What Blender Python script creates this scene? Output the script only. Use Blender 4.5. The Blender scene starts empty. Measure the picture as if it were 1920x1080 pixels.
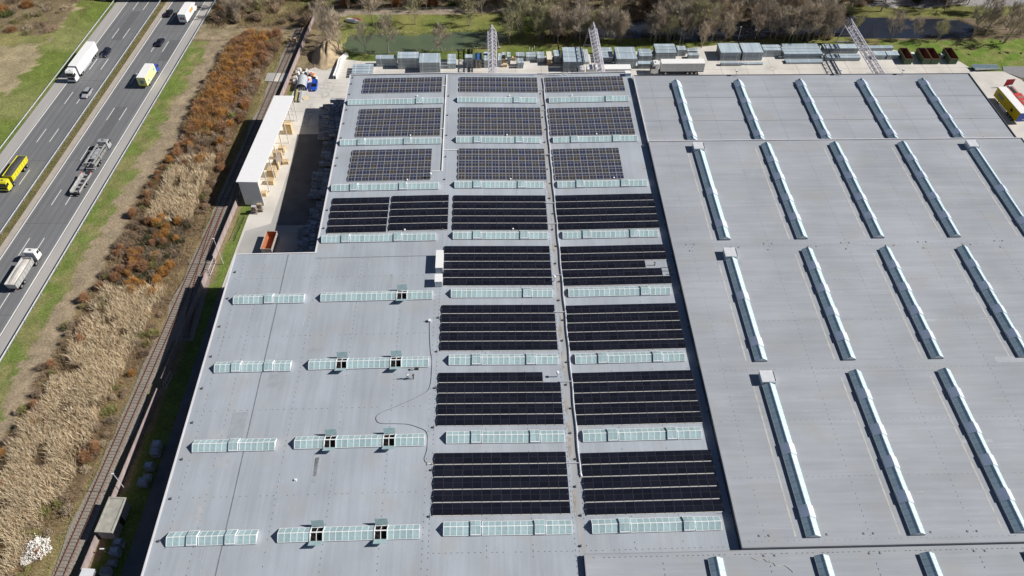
import bpy, math, random
import numpy as np
from mathutils import Vector, Matrix
R = math.radians
rng = random.Random(7)
nrng = np.random.default_rng(11)
scene = bpy.context.scene
C = scene.collection

# ------------------------------------------------------------------ camera, sky, sun, exposure
cam_d = bpy.data.cameras.new('camera')
cam = bpy.data.objects.new('camera', cam_d)
C.objects.link(cam)
scene.camera = cam
cam_d.sensor_width = 36.0
cam_d.lens = 36.0 * 1445.0 / 1920.0
cam_d.clip_start = 1.0
cam_d.clip_end = 9000.0
_p, _y, _r = R(48.611), R(-2.2822), R(0.94055)
_f = Vector((-math.sin(_y) * math.cos(_p), math.cos(_y) * math.cos(_p), -math.sin(_p)))
_rt = Vector((math.cos(_y), math.sin(_y), 0.0))
_up = _rt.cross(_f)
_rr = math.cos(_r) * _rt + math.sin(_r) * _up
_uu = -math.sin(_r) * _rt + math.cos(_r) * _up
cam.matrix_world = Matrix(((_rr.x, _uu.x, -_f.x, 0.0), (_rr.y, _uu.y, -_f.y, 0.0), (_rr.z, _uu.z, -_f.z, 134.1), (0, 0, 0, 1)))

world = bpy.data.worlds.new('World')
scene.world = world
world.use_nodes = True
_wn = world.node_tree
_wn.nodes.clear()
_sky = _wn.nodes.new('ShaderNodeTexSky')
_sky.sky_type = 'NISHITA'
_sky.sun_disc = False
_sky.sun_elevation = R(38.0)
_sky.sun_rotation = R(90.0)
_sky.air_density = 0.6
_sky.dust_density = 0.3
_sky.ozone_density = 2.0
_bg = _wn.nodes.new('ShaderNodeBackground')
_bg.inputs['Strength'].default_value = 0.05
_wo = _wn.nodes.new('ShaderNodeOutputWorld')
_wn.links.new(_sky.outputs[0], _bg.inputs[0])
_wn.links.new(_bg.outputs[0], _wo.inputs[0])

sun_d = bpy.data.lights.new('sun', 'SUN')
sun_d.energy = 5.0
sun_d.angle = R(0.5)
sun_d.color = (1.0, 0.955, 0.89)
sun = bpy.data.objects.new('sun', sun_d)
sun.rotation_euler = (0.0, R(52.0), 0.0)      # shines towards -x, 38 degrees high
sun.location = (120, 100, 150)
C.objects.link(sun)
scene.view_settings.view_transform = 'Standard'
scene.view_settings.look = 'None'
scene.view_settings.exposure = 0.16
scene.view_settings.gamma = 1.0
scene.view_settings.use_curve_mapping = False

# ------------------------------------------------------------------ materials
MATS = {}
def _new(name):
    m = bpy.data.materials.new(name)
    m.use_nodes = True
    nt = m.node_tree
    return m, nt, nt.nodes['Principled BSDF']
def mat(name, c, rough=0.8, metal=0.0, var=0.12, scale=1.0, rnd=0.0, spec=0.3, bump=0.0, stretch=(1, 1, 1), coat=0.0, detail=6):
    """plain procedural material: base colour with two scales of noise, optional per-object variation"""
    if name in MATS: return MATS[name]
    m, nt, b = _new(name)
    L = nt.links.new
    tc = nt.nodes.new('ShaderNodeTexCoord')
    mp = nt.nodes.new('ShaderNodeMapping'); mp.inputs['Scale'].default_value = stretch
    L(tc.outputs['Object'], mp.inputs[0])
    n = nt.nodes.new('ShaderNodeTexNoise'); n.inputs['Scale'].default_value = scale; n.inputs['Detail'].default_value = detail
    L(mp.outputs[0], n.inputs['Vector'])
    mr = nt.nodes.new('ShaderNodeMapRange')
    mr.inputs['From Min'].default_value = 0.25; mr.inputs['From Max'].default_value = 0.75
    mr.inputs['To Min'].default_value = 1 - var; mr.inputs['To Max'].default_value = 1 + var
    L(n.outputs['Fac'], mr.inputs['Value'])
    mul = nt.nodes.new('ShaderNodeVectorMath'); mul.operation = 'SCALE'
    mul.inputs[0].default_value = c[:3]
    val = mr.outputs[0]
    if rnd > 0:
        oi = nt.nodes.new('ShaderNodeObjectInfo')
        m2 = nt.nodes.new('ShaderNodeMapRange'); m2.inputs['To Min'].default_value = 1 - rnd; m2.inputs['To Max'].default_value = 1 + rnd
        L(oi.outputs['Random'], m2.inputs['Value'])
        mm = nt.nodes.new('ShaderNodeMath'); mm.operation = 'MULTIPLY'
        L(val, mm.inputs[0]); L(m2.outputs[0], mm.inputs[1]); val = mm.outputs[0]
    L(val, mul.inputs['Scale'])
    L(mul.outputs[0], b.inputs['Base Color'])
    b.inputs['Roughness'].default_value = rough
    b.inputs['Metallic'].default_value = metal
    b.inputs['Specular IOR Level'].default_value = spec
    if coat: b.inputs['Coat Weight'].default_value = coat
    if bump > 0:
        bp = nt.nodes.new('ShaderNodeBump'); bp.inputs['Strength'].default_value = bump; bp.inputs['Distance'].default_value = 0.05
        L(n.outputs['Fac'], bp.inputs['Height']); L(bp.outputs[0], b.inputs['Normal'])
    MATS[name] = m
    return m
def attr_mat(name, rough=0.9, fine=3.0, famt=0.35, coarse=0.25, camt=0.25, bump=0.0, transl=0.0):
    """colour from the mesh's own colour attribute, broken up with noise"""
    m, nt, b = _new(name)
    L = nt.links.new
    at = nt.nodes.new('ShaderNodeAttribute'); at.attribute_name = 'Col'
    tc = nt.nodes.new('ShaderNodeTexCoord')
    cur = at.outputs['Color']
    last = None
    for sc, am in ((coarse, camt), (fine, famt)):
        n = nt.nodes.new('ShaderNodeTexNoise'); n.inputs['Scale'].default_value = sc; n.inputs['Detail'].default_value = 8
        L(tc.outputs['Object'], n.inputs['Vector'])
        mr = nt.nodes.new('ShaderNodeMapRange'); mr.inputs['From Min'].default_value = 0.3; mr.inputs['From Max'].default_value = 0.7
        mr.inputs['To Min'].default_value = 1 - am; mr.inputs['To Max'].default_value = 1 + am
        L(n.outputs['Fac'], mr.inputs['Value'])
        s = nt.nodes.new('ShaderNodeVectorMath'); s.operation = 'SCALE'
        L(cur, s.inputs[0]); L(mr.outputs[0], s.inputs['Scale']); cur = s.outputs[0]; last = n
    L(cur, b.inputs['Base Color'])
    b.inputs['Roughness'].default_value = rough
    b.inputs['Specular IOR Level'].default_value = 0.1
    if bump:
        bp = nt.nodes.new('ShaderNodeBump'); bp.inputs['Strength'].default_value = bump; bp.inputs['Distance'].default_value = 0.3
        L(last.outputs['Fac'], bp.inputs['Height']); L(bp.outputs[0], b.inputs['Normal'])
    return m
def roof_mat(name, c, axis):
    """grey roofing membrane: cloudy patches, pale run-off streaks along the fall, faint welded lap seams"""
    m, nt, b = _new(name)
    L = nt.links.new
    tc = nt.nodes.new('ShaderNodeTexCoord')
    def noise(sc, st, det=5):
        mp = nt.nodes.new('ShaderNodeMapping'); mp.inputs['Scale'].default_value = st
        L(tc.outputs['Object'], mp.inputs[0])
        n = nt.nodes.new('ShaderNodeTexNoise'); n.inputs['Scale'].default_value = sc; n.inputs['Detail'].default_value = det
        L(mp.outputs[0], n.inputs['Vector'])
        return n.outputs['Fac']
    def rng_(v, a, b_, lo, hi):
        mr = nt.nodes.new('ShaderNodeMapRange')
        for k, x in zip(('From Min', 'From Max', 'To Min', 'To Max'), (a, b_, lo, hi)): mr.inputs[k].default_value = x
        L(v, mr.inputs['Value']); return mr.outputs[0]
    def mul(a, b_):
        q = nt.nodes.new('ShaderNodeMath'); q.operation = 'MULTIPLY'; L(a, q.inputs[0]); L(b_, q.inputs[1]); return q.outputs[0]
    st = (1.6, 0.10, 1) if axis == 'y' else (0.10, 1.6, 1)
    st2 = (0.5, 0.03, 1) if axis == 'y' else (0.03, 0.5, 1)
    v = rng_(noise(0.09, (1, 1, 1)), 0.3, 0.7, 0.93, 1.06)
    v = mul(v, rng_(noise(1.0, st), 0.30, 0.80, 0.95, 1.08))
    v = mul(v, rng_(noise(1.0, st2, 2), 0.35, 0.65, 0.96, 1.045))
    v = mul(v, rng_(noise(6.0, (1, 1, 1), 8), 0.3, 0.7, 0.965, 1.035))
    # lap seams of the membrane sheets, 1.45 m apart
    sp = nt.nodes.new('ShaderNodeSeparateXYZ'); L(tc.outputs['Object'], sp.inputs[0])
    src = sp.outputs['X' if axis == 'y' else 'Y']
    pm = nt.nodes.new('ShaderNodeMath'); pm.operation = 'PINGPONG'; pm.inputs[1].default_value = 0.725
    L(src, pm.inputs[0])
    v = mul(v, rng_(pm.outputs[0], 0.0, 0.05, 0.94, 1.0))
    v = mul(v, rng_(noise(0.045, (1, 1, 1), 4), 0.35, 0.65, 0.955, 1.04))
    s = nt.nodes.new('ShaderNodeVectorMath'); s.operation = 'SCALE'; s.inputs[0].default_value = c
    L(v, s.inputs['Scale']); cur = s.outputs[0]
    # ponding stains, slightly brown
    dn = rng_(noise(0.16, (1, 1, 1), 10), 0.54, 0.72, 0.0, 0.55)
    mx = nt.nodes.new('ShaderNodeMix'); mx.data_type = 'RGBA'
    L(dn, mx.inputs['Factor']); L(cur, mx.inputs['A']); mx.inputs['B'].default_value = (c[0] * 1.0, c[1] * 0.93, c[2] * 0.82, 1)
    L(mx.outputs['Result'], b.inputs['Base Color'])
    b.inputs['Roughness'].default_value = 0.75
    b.inputs['Specular IOR Level'].default_value = 0.25
    return m

ROOF_L = roof_mat('roof membrane light', (0.362, 0.396, 0.442), 'y')
ROOF_R = roof_mat('roof membrane warm', (0.338, 0.360, 0.392), 'x')
TRIM_W = mat('white edge trim', (0.66, 0.64, 0.66), 0.5, var=0.1, scale=0.4)
TRIM_D = mat('dark edge trim', (0.10, 0.105, 0.12), 0.5, var=0.15, scale=0.4)
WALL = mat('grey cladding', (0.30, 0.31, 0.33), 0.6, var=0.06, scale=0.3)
WALLD = mat('dark cladding', (0.16, 0.165, 0.19), 0.7, var=0.15, scale=0.5)  # darker, slightly bluer grey than the other cladding
GUTTER = mat('gutter sand', (0.36, 0.365, 0.375), 0.9, var=0.12, scale=0.5, stretch=(2, 0.4, 1))
RUST_STAIN = mat('rust silt', (0.345, 0.315, 0.285), 0.9, var=0.4, scale=0.9)
FASTEN = mat('fastener plates', (0.10, 0.10, 0.11), 0.7, var=0.2)
ALU = mat('brushed aluminium', (0.60, 0.61, 0.63), 0.38, 0.85, var=0.1, scale=2)
ALU_W = mat('pale aluminium', (0.72, 0.74, 0.77), 0.4, 0.2, var=0.08, scale=1)
BAR_W = mat('white glazing bar', (0.86, 0.87, 0.87), 0.45, var=0.05)
BAR_G = mat('grey glazing bar', (0.36, 0.42, 0.45), 0.5, var=0.08)
CURB = mat('skylight curb', (0.33, 0.35, 0.38), 0.7, var=0.12)
PANE_L = mat('opal pane pale green', (0.375, 0.515, 0.535), 0.3, var=0.16, scale=1.3, rnd=0.13, spec=0.4)
PANE_R = mat('opal pane teal', (0.54, 0.69, 0.73), 0.45, var=0.07, scale=0.8, rnd=0.08, spec=0.3)
HATCH_R = mat('hatch lid pane', (0.66, 0.76, 0.92), 0.25, var=0.05, rnd=0.05, spec=0.6)
HATCH_REFL = mat('painted hatch reflection', (0.075, 0.11, 0.17), 0.4, var=0.1)  # dark reflection beside the hatches, put into the colour
DARK = mat('dark interior', (0.012, 0.011, 0.011), 0.9, var=0.2)
PV_K = mat('black solar glass', (0.011, 0.012, 0.020), 0.16, var=0.1, rnd=0.25, spec=0.45)
PV_KF = mat('black module frame', (0.085, 0.088, 0.10), 0.4, 0.3, var=0.1)
CLAMP = mat('module clamp rail', (0.66, 0.65, 0.62), 0.6, 0.0, var=0.1)
def pv_blue():
    m, nt, b = _new('blue solar cells')
    L = nt.links.new
    oi = nt.nodes.new('ShaderNodeObjectInfo')
    cr = nt.nodes.new('ShaderNodeValToRGB')
    cr.color_ramp.elements[0].color = (0.030, 0.038, 0.082, 1)
    cr.color_ramp.elements[1].color = (0.062, 0.053, 0.046, 1)
    e = cr.color_ramp.elements.new(0.55); e.color = (0.042, 0.044, 0.066, 1)
    L(oi.outputs['Random'], cr.inputs[0])
    L(cr.outputs[0], b.inputs['Base Color'])
    b.inputs['Roughness'].default_value = 0.2
    return m
PV_B = pv_blue()
PV_BF = mat('silver module frame', (0.50, 0.50, 0.50), 0.4, 0.3, var=0.08)
ASPH = mat('motorway asphalt', (0.165, 0.169, 0.178), 0.85, var=0.10, scale=0.6, stretch=(2.5, 0.06, 1))
def asphalt(name, c0):
    m, nt, b = _new(name); L = nt.links.new
    tc = nt.nodes.new('ShaderNodeTexCoord'); sp = nt.nodes.new('ShaderNodeSeparateXYZ'); L(tc.outputs['Object'], sp.inputs[0])
    def mth(op, a, b_=None):
        q = nt.nodes.new('ShaderNodeMath'); q.operation = op
        for i, v in enumerate((a, b_)):
            if v is None: continue
            if isinstance(v, (int, float)): q.inputs[i].default_value = v
            else: L(v, q.inputs[i])
        return q.outputs[0]
    def mr(v, a, b_, lo, hi):
        q = nt.nodes.new('ShaderNodeMapRange')
        for k, x in zip(('From Min', 'From Max', 'To Min', 'To Max'), (a, b_, lo, hi)): q.inputs[k].default_value = x
        L(v, q.inputs['Value']); return q.outputs[0]
    o = mth('SUBTRACT', sp.outputs['X'], mth('MULTIPLY', mth('SUBTRACT', sp.outputs['Y'], 173.0), .0737))
    d = mth('PINGPONG', mth('SUBTRACT', o, c0), 1.76)
    tr = mr(mth('ABSOLUTE', mth('SUBTRACT', d, .85)), 0, .5, .90, 1.03)
    cb = nt.nodes.new('ShaderNodeCombineXYZ'); L(mth('MULTIPLY', o, 1.3), cb.inputs[0]); L(mth('MULTIPLY', sp.outputs['Y'], .035), cb.inputs[1])
    v = tr
    for src, sc, lo, hi in ((cb.outputs[0], 1.0, .90, 1.10), (tc.outputs['Object'], .12, .93, 1.07), (tc.outputs['Object'], 5.0, .94, 1.06)):
        n = nt.nodes.new('ShaderNodeTexNoise'); n.inputs['Scale'].default_value = sc; n.inputs['Detail'].default_value = 6; L(src, n.inputs['Vector'])
        v = mth('MULTIPLY', v, mr(n.outputs['Fac'], .3, .7, lo, hi))
    s_ = nt.nodes.new('ShaderNodeVectorMath'); s_.operation = 'SCALE'; s_.inputs[0].default_value = (0.172, 0.176, 0.184); L(v, s_.inputs['Scale']); L(s_.outputs[0], b.inputs['Base Color'])
    b.inputs['Roughness'].default_value = .85; b.inputs['Specular IOR Level'].default_value = .25
    return m
ASPH_A = asphalt('left carriageway asphalt', -126.7)
ASPH_B = asphalt('right carriageway asphalt', -111.45)
SHOULD = mat('hard shoulder', (0.385, 0.37, 0.355), 0.9, var=0.10, scale=0.5, stretch=(2, 0.08, 1))
PINKSTRIP = mat('pale verge strip', (0.42, 0.37, 0.32), 0.9, var=0.12, scale=0.6)
PAINT = mat('road paint', (0.80, 0.79, 0.76), 0.6, var=0.10, scale=3)
GALV = mat('galvanised steel', (0.50, 0.53, 0.56), 0.45, 0.3, var=0.15, scale=1.5)
CONC = mat('yard concrete', (0.60, 0.575, 0.53), 0.9, var=0.16, scale=0.16, detail=10)
CONC_G = mat('yard grey concrete', (0.40, 0.395, 0.38), 0.9, var=0.14, scale=0.2, detail=10)
TARMAC = mat('yard tarmac', (0.155, 0.155, 0.16), 0.9, var=0.2, scale=0.3, detail=10)
JOINT = mat('concrete joint', (0.20, 0.19, 0.17), 0.95, var=0.2)
BALLAST = mat('track ballast', (0.27, 0.24, 0.205), 0.95, var=0.35, scale=3.0, bump=0.4)
SLEEPER = mat('sleeper', (0.235, 0.22, 0.20), 0.9, var=0.2, rnd=0.2)
RAILST = mat('rusty rail', (0.17, 0.075, 0.05), 0.7, var=0.25, scale=1.5)
PINKWALL = mat('pink concrete panel', (0.36, 0.29, 0.285), 0.85, var=0.18, scale=0.9, rnd=0.08)
HUTC = mat('hut concrete', (0.36, 0.35, 0.31), 0.9, var=0.25, scale=1.2)
WHITE = mat('white paint', (0.80, 0.80, 0.79), 0.4, var=0.03, scale=0.6)
WHITE_T = mat('white tarpaulin', (0.82, 0.82, 0.81), 0.55, var=0.04, scale=0.5)
SILVERP = mat('silver paint', (0.55, 0.56, 0.58), 0.3, 0.4, var=0.03)
BLACKP = mat('black paint', (0.012, 0.013, 0.016), 0.25, var=0.05, coat=0.5)
NAVYP = mat('dark blue paint', (0.014, 0.018, 0.035), 0.25, var=0.05, coat=0.5)
BLUEP = mat('bright blue paint', (0.02, 0.075, 0.46), 0.3, var=0.05, coat=0.4)
YELLOWP = mat('yellow paint', (0.72, 0.66, 0.04), 0.4, var=0.05)
LEMON = mat('pale yellow panel', (0.85, 0.81, 0.38), 0.5, var=0.05)
TRYEL = mat('trailer yellow', (0.62, 0.44, 0.015), 0.5, var=0.08)
REDP = mat('red paint', (0.55, 0.055, 0.05), 0.5, var=0.15)
GLASS = mat('vehicle glass', (0.012, 0.015, 0.02), 0.08, var=0.02, spec=0.6)
TYRE = mat('tyre rubber', (0.02, 0.02, 0.021), 0.85, var=0.1)
HUB = mat('wheel hub', (0.45, 0.45, 0.46), 0.4, 0.6, var=0.05)
CHASS = mat('chassis', (0.035, 0.035, 0.037), 0.7, var=0.2)
TAILL = mat('tail lamp', (0.35, 0.02, 0.02), 0.3, var=0.02)
HEADL = mat('head lamp', (0.75, 0.76, 0.78), 0.15, var=0.02)
STEELG = mat('transporter steel', (0.46, 0.455, 0.44), 0.55, 0.3, var=0.3, scale=1.5)
TIPBODY = mat('tipper body', (0.52, 0.52, 0.51), 0.5, 0.2, var=0.12, scale=0.8)
SAND = mat('load of sand', (0.58, 0.55, 0.51), 0.95, var=0.2, scale=2)
DARKTARP = mat('dark tarpaulin', (0.06, 0.06, 0.062), 0.7, var=0.15)
PACKTOP = mat('galvanised sheet pack', (0.47, 0.57, 0.645), 0.42, 0.25, var=0.10, scale=0.5, rnd=0.14)
PACKSIDE = mat('galvanised sheet edge', (0.37, 0.42, 0.46), 0.5, 0.3, var=0.18, scale=1.5, rnd=0.15, stretch=(0.2, 0.2, 6))
STRAP = mat('white strapping', (0.74, 0.73, 0.70), 0.7, var=0.1)
BATTEN = mat('timber batten', (0.45, 0.33, 0.20), 0.9, var=0.2, rnd=0.2)
WOOD = mat('fresh crate wood', (0.64, 0.49, 0.30), 0.85, var=0.2, scale=1.5, rnd=0.2)
WOODG = mat('weathered pallet wood', (0.30, 0.255, 0.21), 0.9, var=0.2, scale=2, rnd=0.2)
GANTRY = mat('lavender grey gantry paint', (0.60, 0.58, 0.64), 0.5, var=0.12, scale=1.0)
GREENC = mat('green skip paint', (0.115, 0.16, 0.10), 0.7, var=0.25, scale=1.2)
RUSTIN = mat('rusty skip inside', (0.17, 0.085, 0.055), 0.9, var=0.45, scale=1.2)
ORANGEC = mat('orange skip paint', (0.42, 0.16, 0.075), 0.7, var=0.25, scale=1.0)
RAMPB = mat('blue grey ramp steel', (0.12, 0.18, 0.22), 0.6, 0.2, var=0.2, scale=1.5)
MESHC = mat('grey crate', (0.46, 0.47, 0.49), 0.7, 0.1, var=0.2, rnd=0.3)
SOIL = mat('excavated soil', (0.42, 0.33, 0.215), 0.95, var=0.35, scale=0.9, bump=0.5, detail=10)
SKIN = mat('skin', (0.50, 0.32, 0.24), 0.6, var=0.03)
BARK_G = mat('grey bark', (0.34, 0.295, 0.25), 0.9, var=0.25, scale=2)
BARK_T = mat('tan bark', (0.38, 0.32, 0.25), 0.9, var=0.25, scale=2)
TW = [mat('twigs grey brown', (0.42, 0.365, 0.29), 0.9, var=0.3, scale=0.7, rnd=0.12),
      mat('twigs tan', (0.54, 0.45, 0.34), 0.9, var=0.3, scale=0.7, rnd=0.12),
      mat('twigs reddish', (0.42, 0.35, 0.275), 0.9, var=0.3, scale=0.7, rnd=0.12),
      mat('twigs olive buds', (0.42, 0.39, 0.235), 0.9, var=0.3, scale=0.7, rnd=0.12)]
SH_OR = mat('orange willow twigs', (0.47, 0.245, 0.075), 0.85, var=0.3, scale=0.8, rnd=0.2)
SH_RU = mat('rust willow twigs', (0.37, 0.205, 0.11), 0.85, var=0.3, scale=0.8, rnd=0.2)
SH_BR = mat('brown shrub twigs', (0.245, 0.175, 0.115), 0.9, var=0.3, scale=0.8, rnd=0.18)
SH_GR = mat('mossy shrub', (0.20, 0.20, 0.065), 0.9, var=0.3, scale=0.8, rnd=0.2)
SH_DK = mat('dark bramble', (0.085, 0.085, 0.045), 0.9, var=0.35, scale=0.8, rnd=0.2)
SH_IV = mat('evergreen leaves', (0.055, 0.085, 0.025), 0.7, var=0.35, scale=0.8, rnd=0.2)
SH_WH = mat('white blossom', (0.90, 0.88, 0.83), 0.8, var=0.15, scale=1.5)

# ------------------------------------------------------------------ mesh and object helpers
class MB:
    def __init__(s): s.v = []; s.f = []; s.m = []
    def quad(s, a, b, c, d, m=0):
        n = len(s.v); s.v += [a, b, c, d]; s.f.append((n, n + 1, n + 2, n + 3)); s.m.append(m); return s
    def tri(s, a, b, c, m=0):
        n = len(s.v); s.v += [a, b, c]; s.f.append((n, n + 1, n + 2)); s.m.append(m); return s
    def hexa(s, p, m=0):
        """eight points: bottom ring 0-3 (ccw from above), top ring 4-7"""
        n = len(s.v); s.v += [tuple(q) for q in p]
        for a in ((3, 2, 1, 0), (4, 5, 6, 7), (0, 1, 5, 4), (1, 2, 6, 5), (2, 3, 7, 6), (3, 0, 4, 7)):
            s.f.append(tuple(n + i for i in a)); s.m.append(m)
        return s
    def box(s, x0, x1, y0, y1, z0, z1, m=0, tx=0.0, ty=0.0):
        return s.hexa([(x0, y0, z0), (x1, y0, z0), (x1, y1, z0), (x0, y1, z0), (x0 + tx, y0 + ty, z1), (x1 - tx, y0 + ty, z1), (x1 - tx, y1 - ty, z1), (x0 + tx, y1 - ty, z1)], m)
    def prism(s, poly, a, b, axis='y', m=0):
        """poly of (u,w) pairs swept from a to b along axis; u,w are the two other axes"""
        def P(u, w, t): return (u, t, w) if axis == 'y' else ((t, u, w) if axis == 'x' else (u, w, t))
        n = len(s.v); k = len(poly)
        s.v += [P(u, w, a) for u, w in poly] + [P(u, w, b) for u, w in poly]
        for i in range(k):
            j = (i + 1) % k
            s.f.append((n + i, n + j, n + k + j, n + k + i)); s.m.append(m)
        s.f.append(tuple(n + i for i in reversed(range(k)))); s.m.append(m)
        s.f.append(tuple(n + k + i for i in range(k))); s.m.append(m)
        return s
    def tube(s, p, q, r0, r1=None, k=6, m=0, cap=True):
        r1 = r0 if r1 is None else r1
        p = Vector(p); q = Vector(q); d = (q - p)
        if d.length < 1e-6: return s
        d.normalize()
        a = d.orthogonal().normalized(); b = d.cross(a)
        n = len(s.v)
        for o, r in ((p, r0), (q, r1)):
            for i in range(k):
                t = 2 * math.pi * i / k
                s.v.append(tuple(o + a * (r * math.cos(t)) + b * (r * math.sin(t))))
        for i in range(k):
            j = (i + 1) % k
            s.f.append((n + i, n + j, n + k + j, n + k + i)); s.m.append(m)
        if cap:
            s.f.append(tuple(n + i for i in reversed(range(k)))); s.m.append(m)
            s.f.append(tuple(n + k + i for i in range(k))); s.m.append(m)
        return s
    def loft(s, rings, m=0, cap=True):
        n = len(s.v); k = len(rings[0])
        for r in rings: s.v += [tuple(p) for p in r]
        for t in range(len(rings) - 1):
            for i in range(k):
                j = (i + 1) % k
                s.f.append((n + t * k + i, n + t * k + j, n + (t + 1) * k + j, n + (t + 1) * k + i)); s.m.append(m)
        if cap:
            s.f.append(tuple(n + i for i in reversed(range(k)))); s.m.append(m)
            e = n + (len(rings) - 1) * k
            s.f.append(tuple(e + i for i in range(k))); s.m.append(m)
        return s
    def mesh(s, name, mats, smooth=False):
        me = bpy.data.meshes.new(name)
        me.from_pydata(s.v, [], s.f)
        for m in (mats if isinstance(mats, (list, tuple)) else [mats]): me.materials.append(m)
        if any(s.m): me.polygons.foreach_set('material_index', s.m)
        if smooth: me.polygons.foreach_set('use_smooth', [True] * len(me.polygons))
        me.update()
        return me
    def obj(s, name, mats, parent=None, smooth=False, **kw):
        return add(name, s.mesh(name, mats, smooth), parent, **kw)
def add(name, data, parent=None, loc=None, rot=None, scale=None):
    o = bpy.data.objects.new(name, data)
    C.objects.link(o)
    if parent is not None: o.parent = parent
    if loc is not None: o.location = loc
    if rot is not None: o.rotation_euler = rot
    if scale is not None: o.scale = scale
    return o
def tag(o, label=None, cat=None, group=None, kind=None):
    if label: o['label'] = label
    if cat: o['category'] = cat
    if group: o['group'] = group
    if kind: o['kind'] = kind
    return o
def thing(name, label, cat, loc=(0, 0, 0), rotz=0.0, group=None, rot=None):
    o = add(name, None, None, loc, rot if rot else (0, 0, rotz))
    o.empty_display_size = 0.5
    return tag(o, label, cat, group)
def struct(o): return tag(o, kind='structure')
def stuff(o, label=None, cat=None): return tag(o, label, cat, kind='stuff')
def sheet(name, pts, z, m, parent=None):
    me = bpy.data.meshes.new(name)
    me.from_pydata([(x, y, z) for x, y in pts], [], [tuple(range(len(pts)))])
    me.materials.append(m); me.update()
    o = add(name, me, parent)
    if parent is None: struct(o)
    return o
ORD = ['first', 'second', 'third', 'fourth', 'fifth', 'sixth', 'seventh', 'eighth', 'ninth', 'tenth', 'eleventh', 'twelfth', 'thirteenth', 'fourteenth', 'fifteenth', 'sixteenth', 'seventeenth', 'eighteenth', 'nineteenth', 'twentieth', 'twenty-first', 'twenty-second', 'twenty-third', 'twenty-fourth', 'twenty-fifth']
def vnoise(x, y, cell, seed):
    """smooth value noise for numpy arrays, 0..1"""
    g = np.random.default_rng(seed).random((256, 256))
    u = x / cell; v = y / cell
    i = np.floor(u).astype(int); j = np.floor(v).astype(int)
    a = u - i; b = v - j
    a = a * a * (3 - 2 * a); b = b * b * (3 - 2 * b)
    G = lambda p, q: g[p % 256, q % 256]
    return (G(i, j) * (1 - a) + G(i + 1, j) * a) * (1 - b) + (G(i, j + 1) * (1 - a) + G(i + 1, j + 1) * a) * b
def inpoly(x, y, poly):
    r = np.zeros(np.shape(x), bool)
    n = len(poly)
    for i in range(n):
        x0, y0 = poly[i]; x1, y1 = poly[(i + 1) % n]
        if y0 == y1: continue
        c = ((y0 > y) != (y1 > y)) & (x < (x1 - x0) * (y - y0) / (y1 - y0) + x0)
        r ^= c
    return r
def hx(o, y): return o + 0.0737 * (y - 173.0)          # motorway: offset from its axis -> world x
def railx(y): return -75.5 + 0.0765 * (y - 53.0)       # centre line of the main track
TL = [(-99, 30), (-96.2, 79), (-95.7, 88), (-94, 104), (-92.4, 117), (-91, 135), (-90, 155), (-86.6, 173), (-86, 195), (-83.5, 221), (-79, 229)]
TR = [(-84, 30), (-79.4, 57), (-78, 61), (-76, 71), (-74.6, 85), (-73, 103), (-71.9, 116), (-71.2, 130), (-70.6, 145), (-70.5, 177), (-69, 195), (-67, 215), (-65.5, 227)]
def interp(tab, y): return np.interp(y, [p[1] for p in tab], [p[0] for p in tab])
POND1 = [(-45, 228.0), (-46.5, 223), (-44, 219.3), (-35.4, 217.6), (-23.2, 219.0), (-8.2, 220), (3.6, 223), (6.5, 227), (3.8, 230.9), (-6.6, 230.6), (-23.8, 228.9), (-38, 229.2)]
POND2 = [(30, 226), (52, 226.5), (64, 225), (84, 225), (97, 227), (108, 227.8), (120, 226), (133, 225.8), (146, 225.2), (158, 225.4), (163.5, 231), (160, 235.8), (151, 237.8), (143.5, 236.8), (131, 238.6), (121, 240.2), (104, 239), (88, 237), (64, 236), (45, 238), (30, 233)]

# ------------------------------------------------------------------ ground
def axis_pts(lo, hi, step, far):
    core = list(np.arange(lo, hi + .01, step))
    out = [lo - d for d in far[::-1]] + core + [hi + d for d in far]
    return np.array(out)
FAR = [4, 12, 30, 80, 200, 600, 1800, 4000]
GX = axis_pts(-180, 195, 1.0, FAR); GY = axis_pts(25, 300, 1.0, FAR)
gx, gy = np.meshgrid(GX, GY, indexing='ij')
wob = (vnoise(gx, gy, 5.0, 1) - .5) * 3.0 + (vnoise(gx, gy, 1.7, 2) - .5) * 1.6
o_ = gx - 0.0737 * (gy - 173.0)
n1 = vnoise(gx, gy, 9.0, 3); n2 = vnoise(gx, gy, 2.5, 4)
col = np.zeros(gx.shape + (3,)); col[:] = (0.175, 0.135, 0.09)
def paint(mask, c, c2=None, n=None):
    c = np.array(c)
    if c2 is None: col[mask] = c
    else:
        t = (n if n is not None else n1)[mask][:, None]
        t = np.clip((t - .3) / .4, 0, 1)
        col[mask] = c * (1 - t) + np.array(c2) * t
paint(gy > 205, (0.20, 0.155, 0.11), (0.15, 0.125, 0.07), n2)
GREEN, GREEN2, DRY, DIRT = (0.135, 0.175, 0.042), (0.20, 0.21, 0.08), (0.31, 0.255, 0.145), (0.335, 0.265, 0.18)
paint((o_ < -132), (0.36, 0.30, 0.185), (0.305, 0.255, 0.155), n2)                               # stubble field
paint((o_ > -143 + wob * 1.6) & (o_ < -132), GREEN, GREEN2)                    # bank
paint((gy + wob > 226 + (gx + 150) * .05) & (gx < -139 + wob), (0.17, 0.135, 0.08), (0.21, 0.165, 0.10), n2)
paint((gy + wob > 222) & (gy + wob < 227.5) & (gx < -139) & (o_ < -134), GREEN2, (0.27, 0.24, 0.10))
paint((o_ > -120) & (o_ < -113), (0.15, 0.145, 0.06), (0.21, 0.18, 0.09), n2)   # median
ve = (o_ > -100) & (gx < interp(TL, gy) + 3) & (gy < 226)
paint(ve, DIRT, (0.29, 0.235, 0.16), n2)
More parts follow.
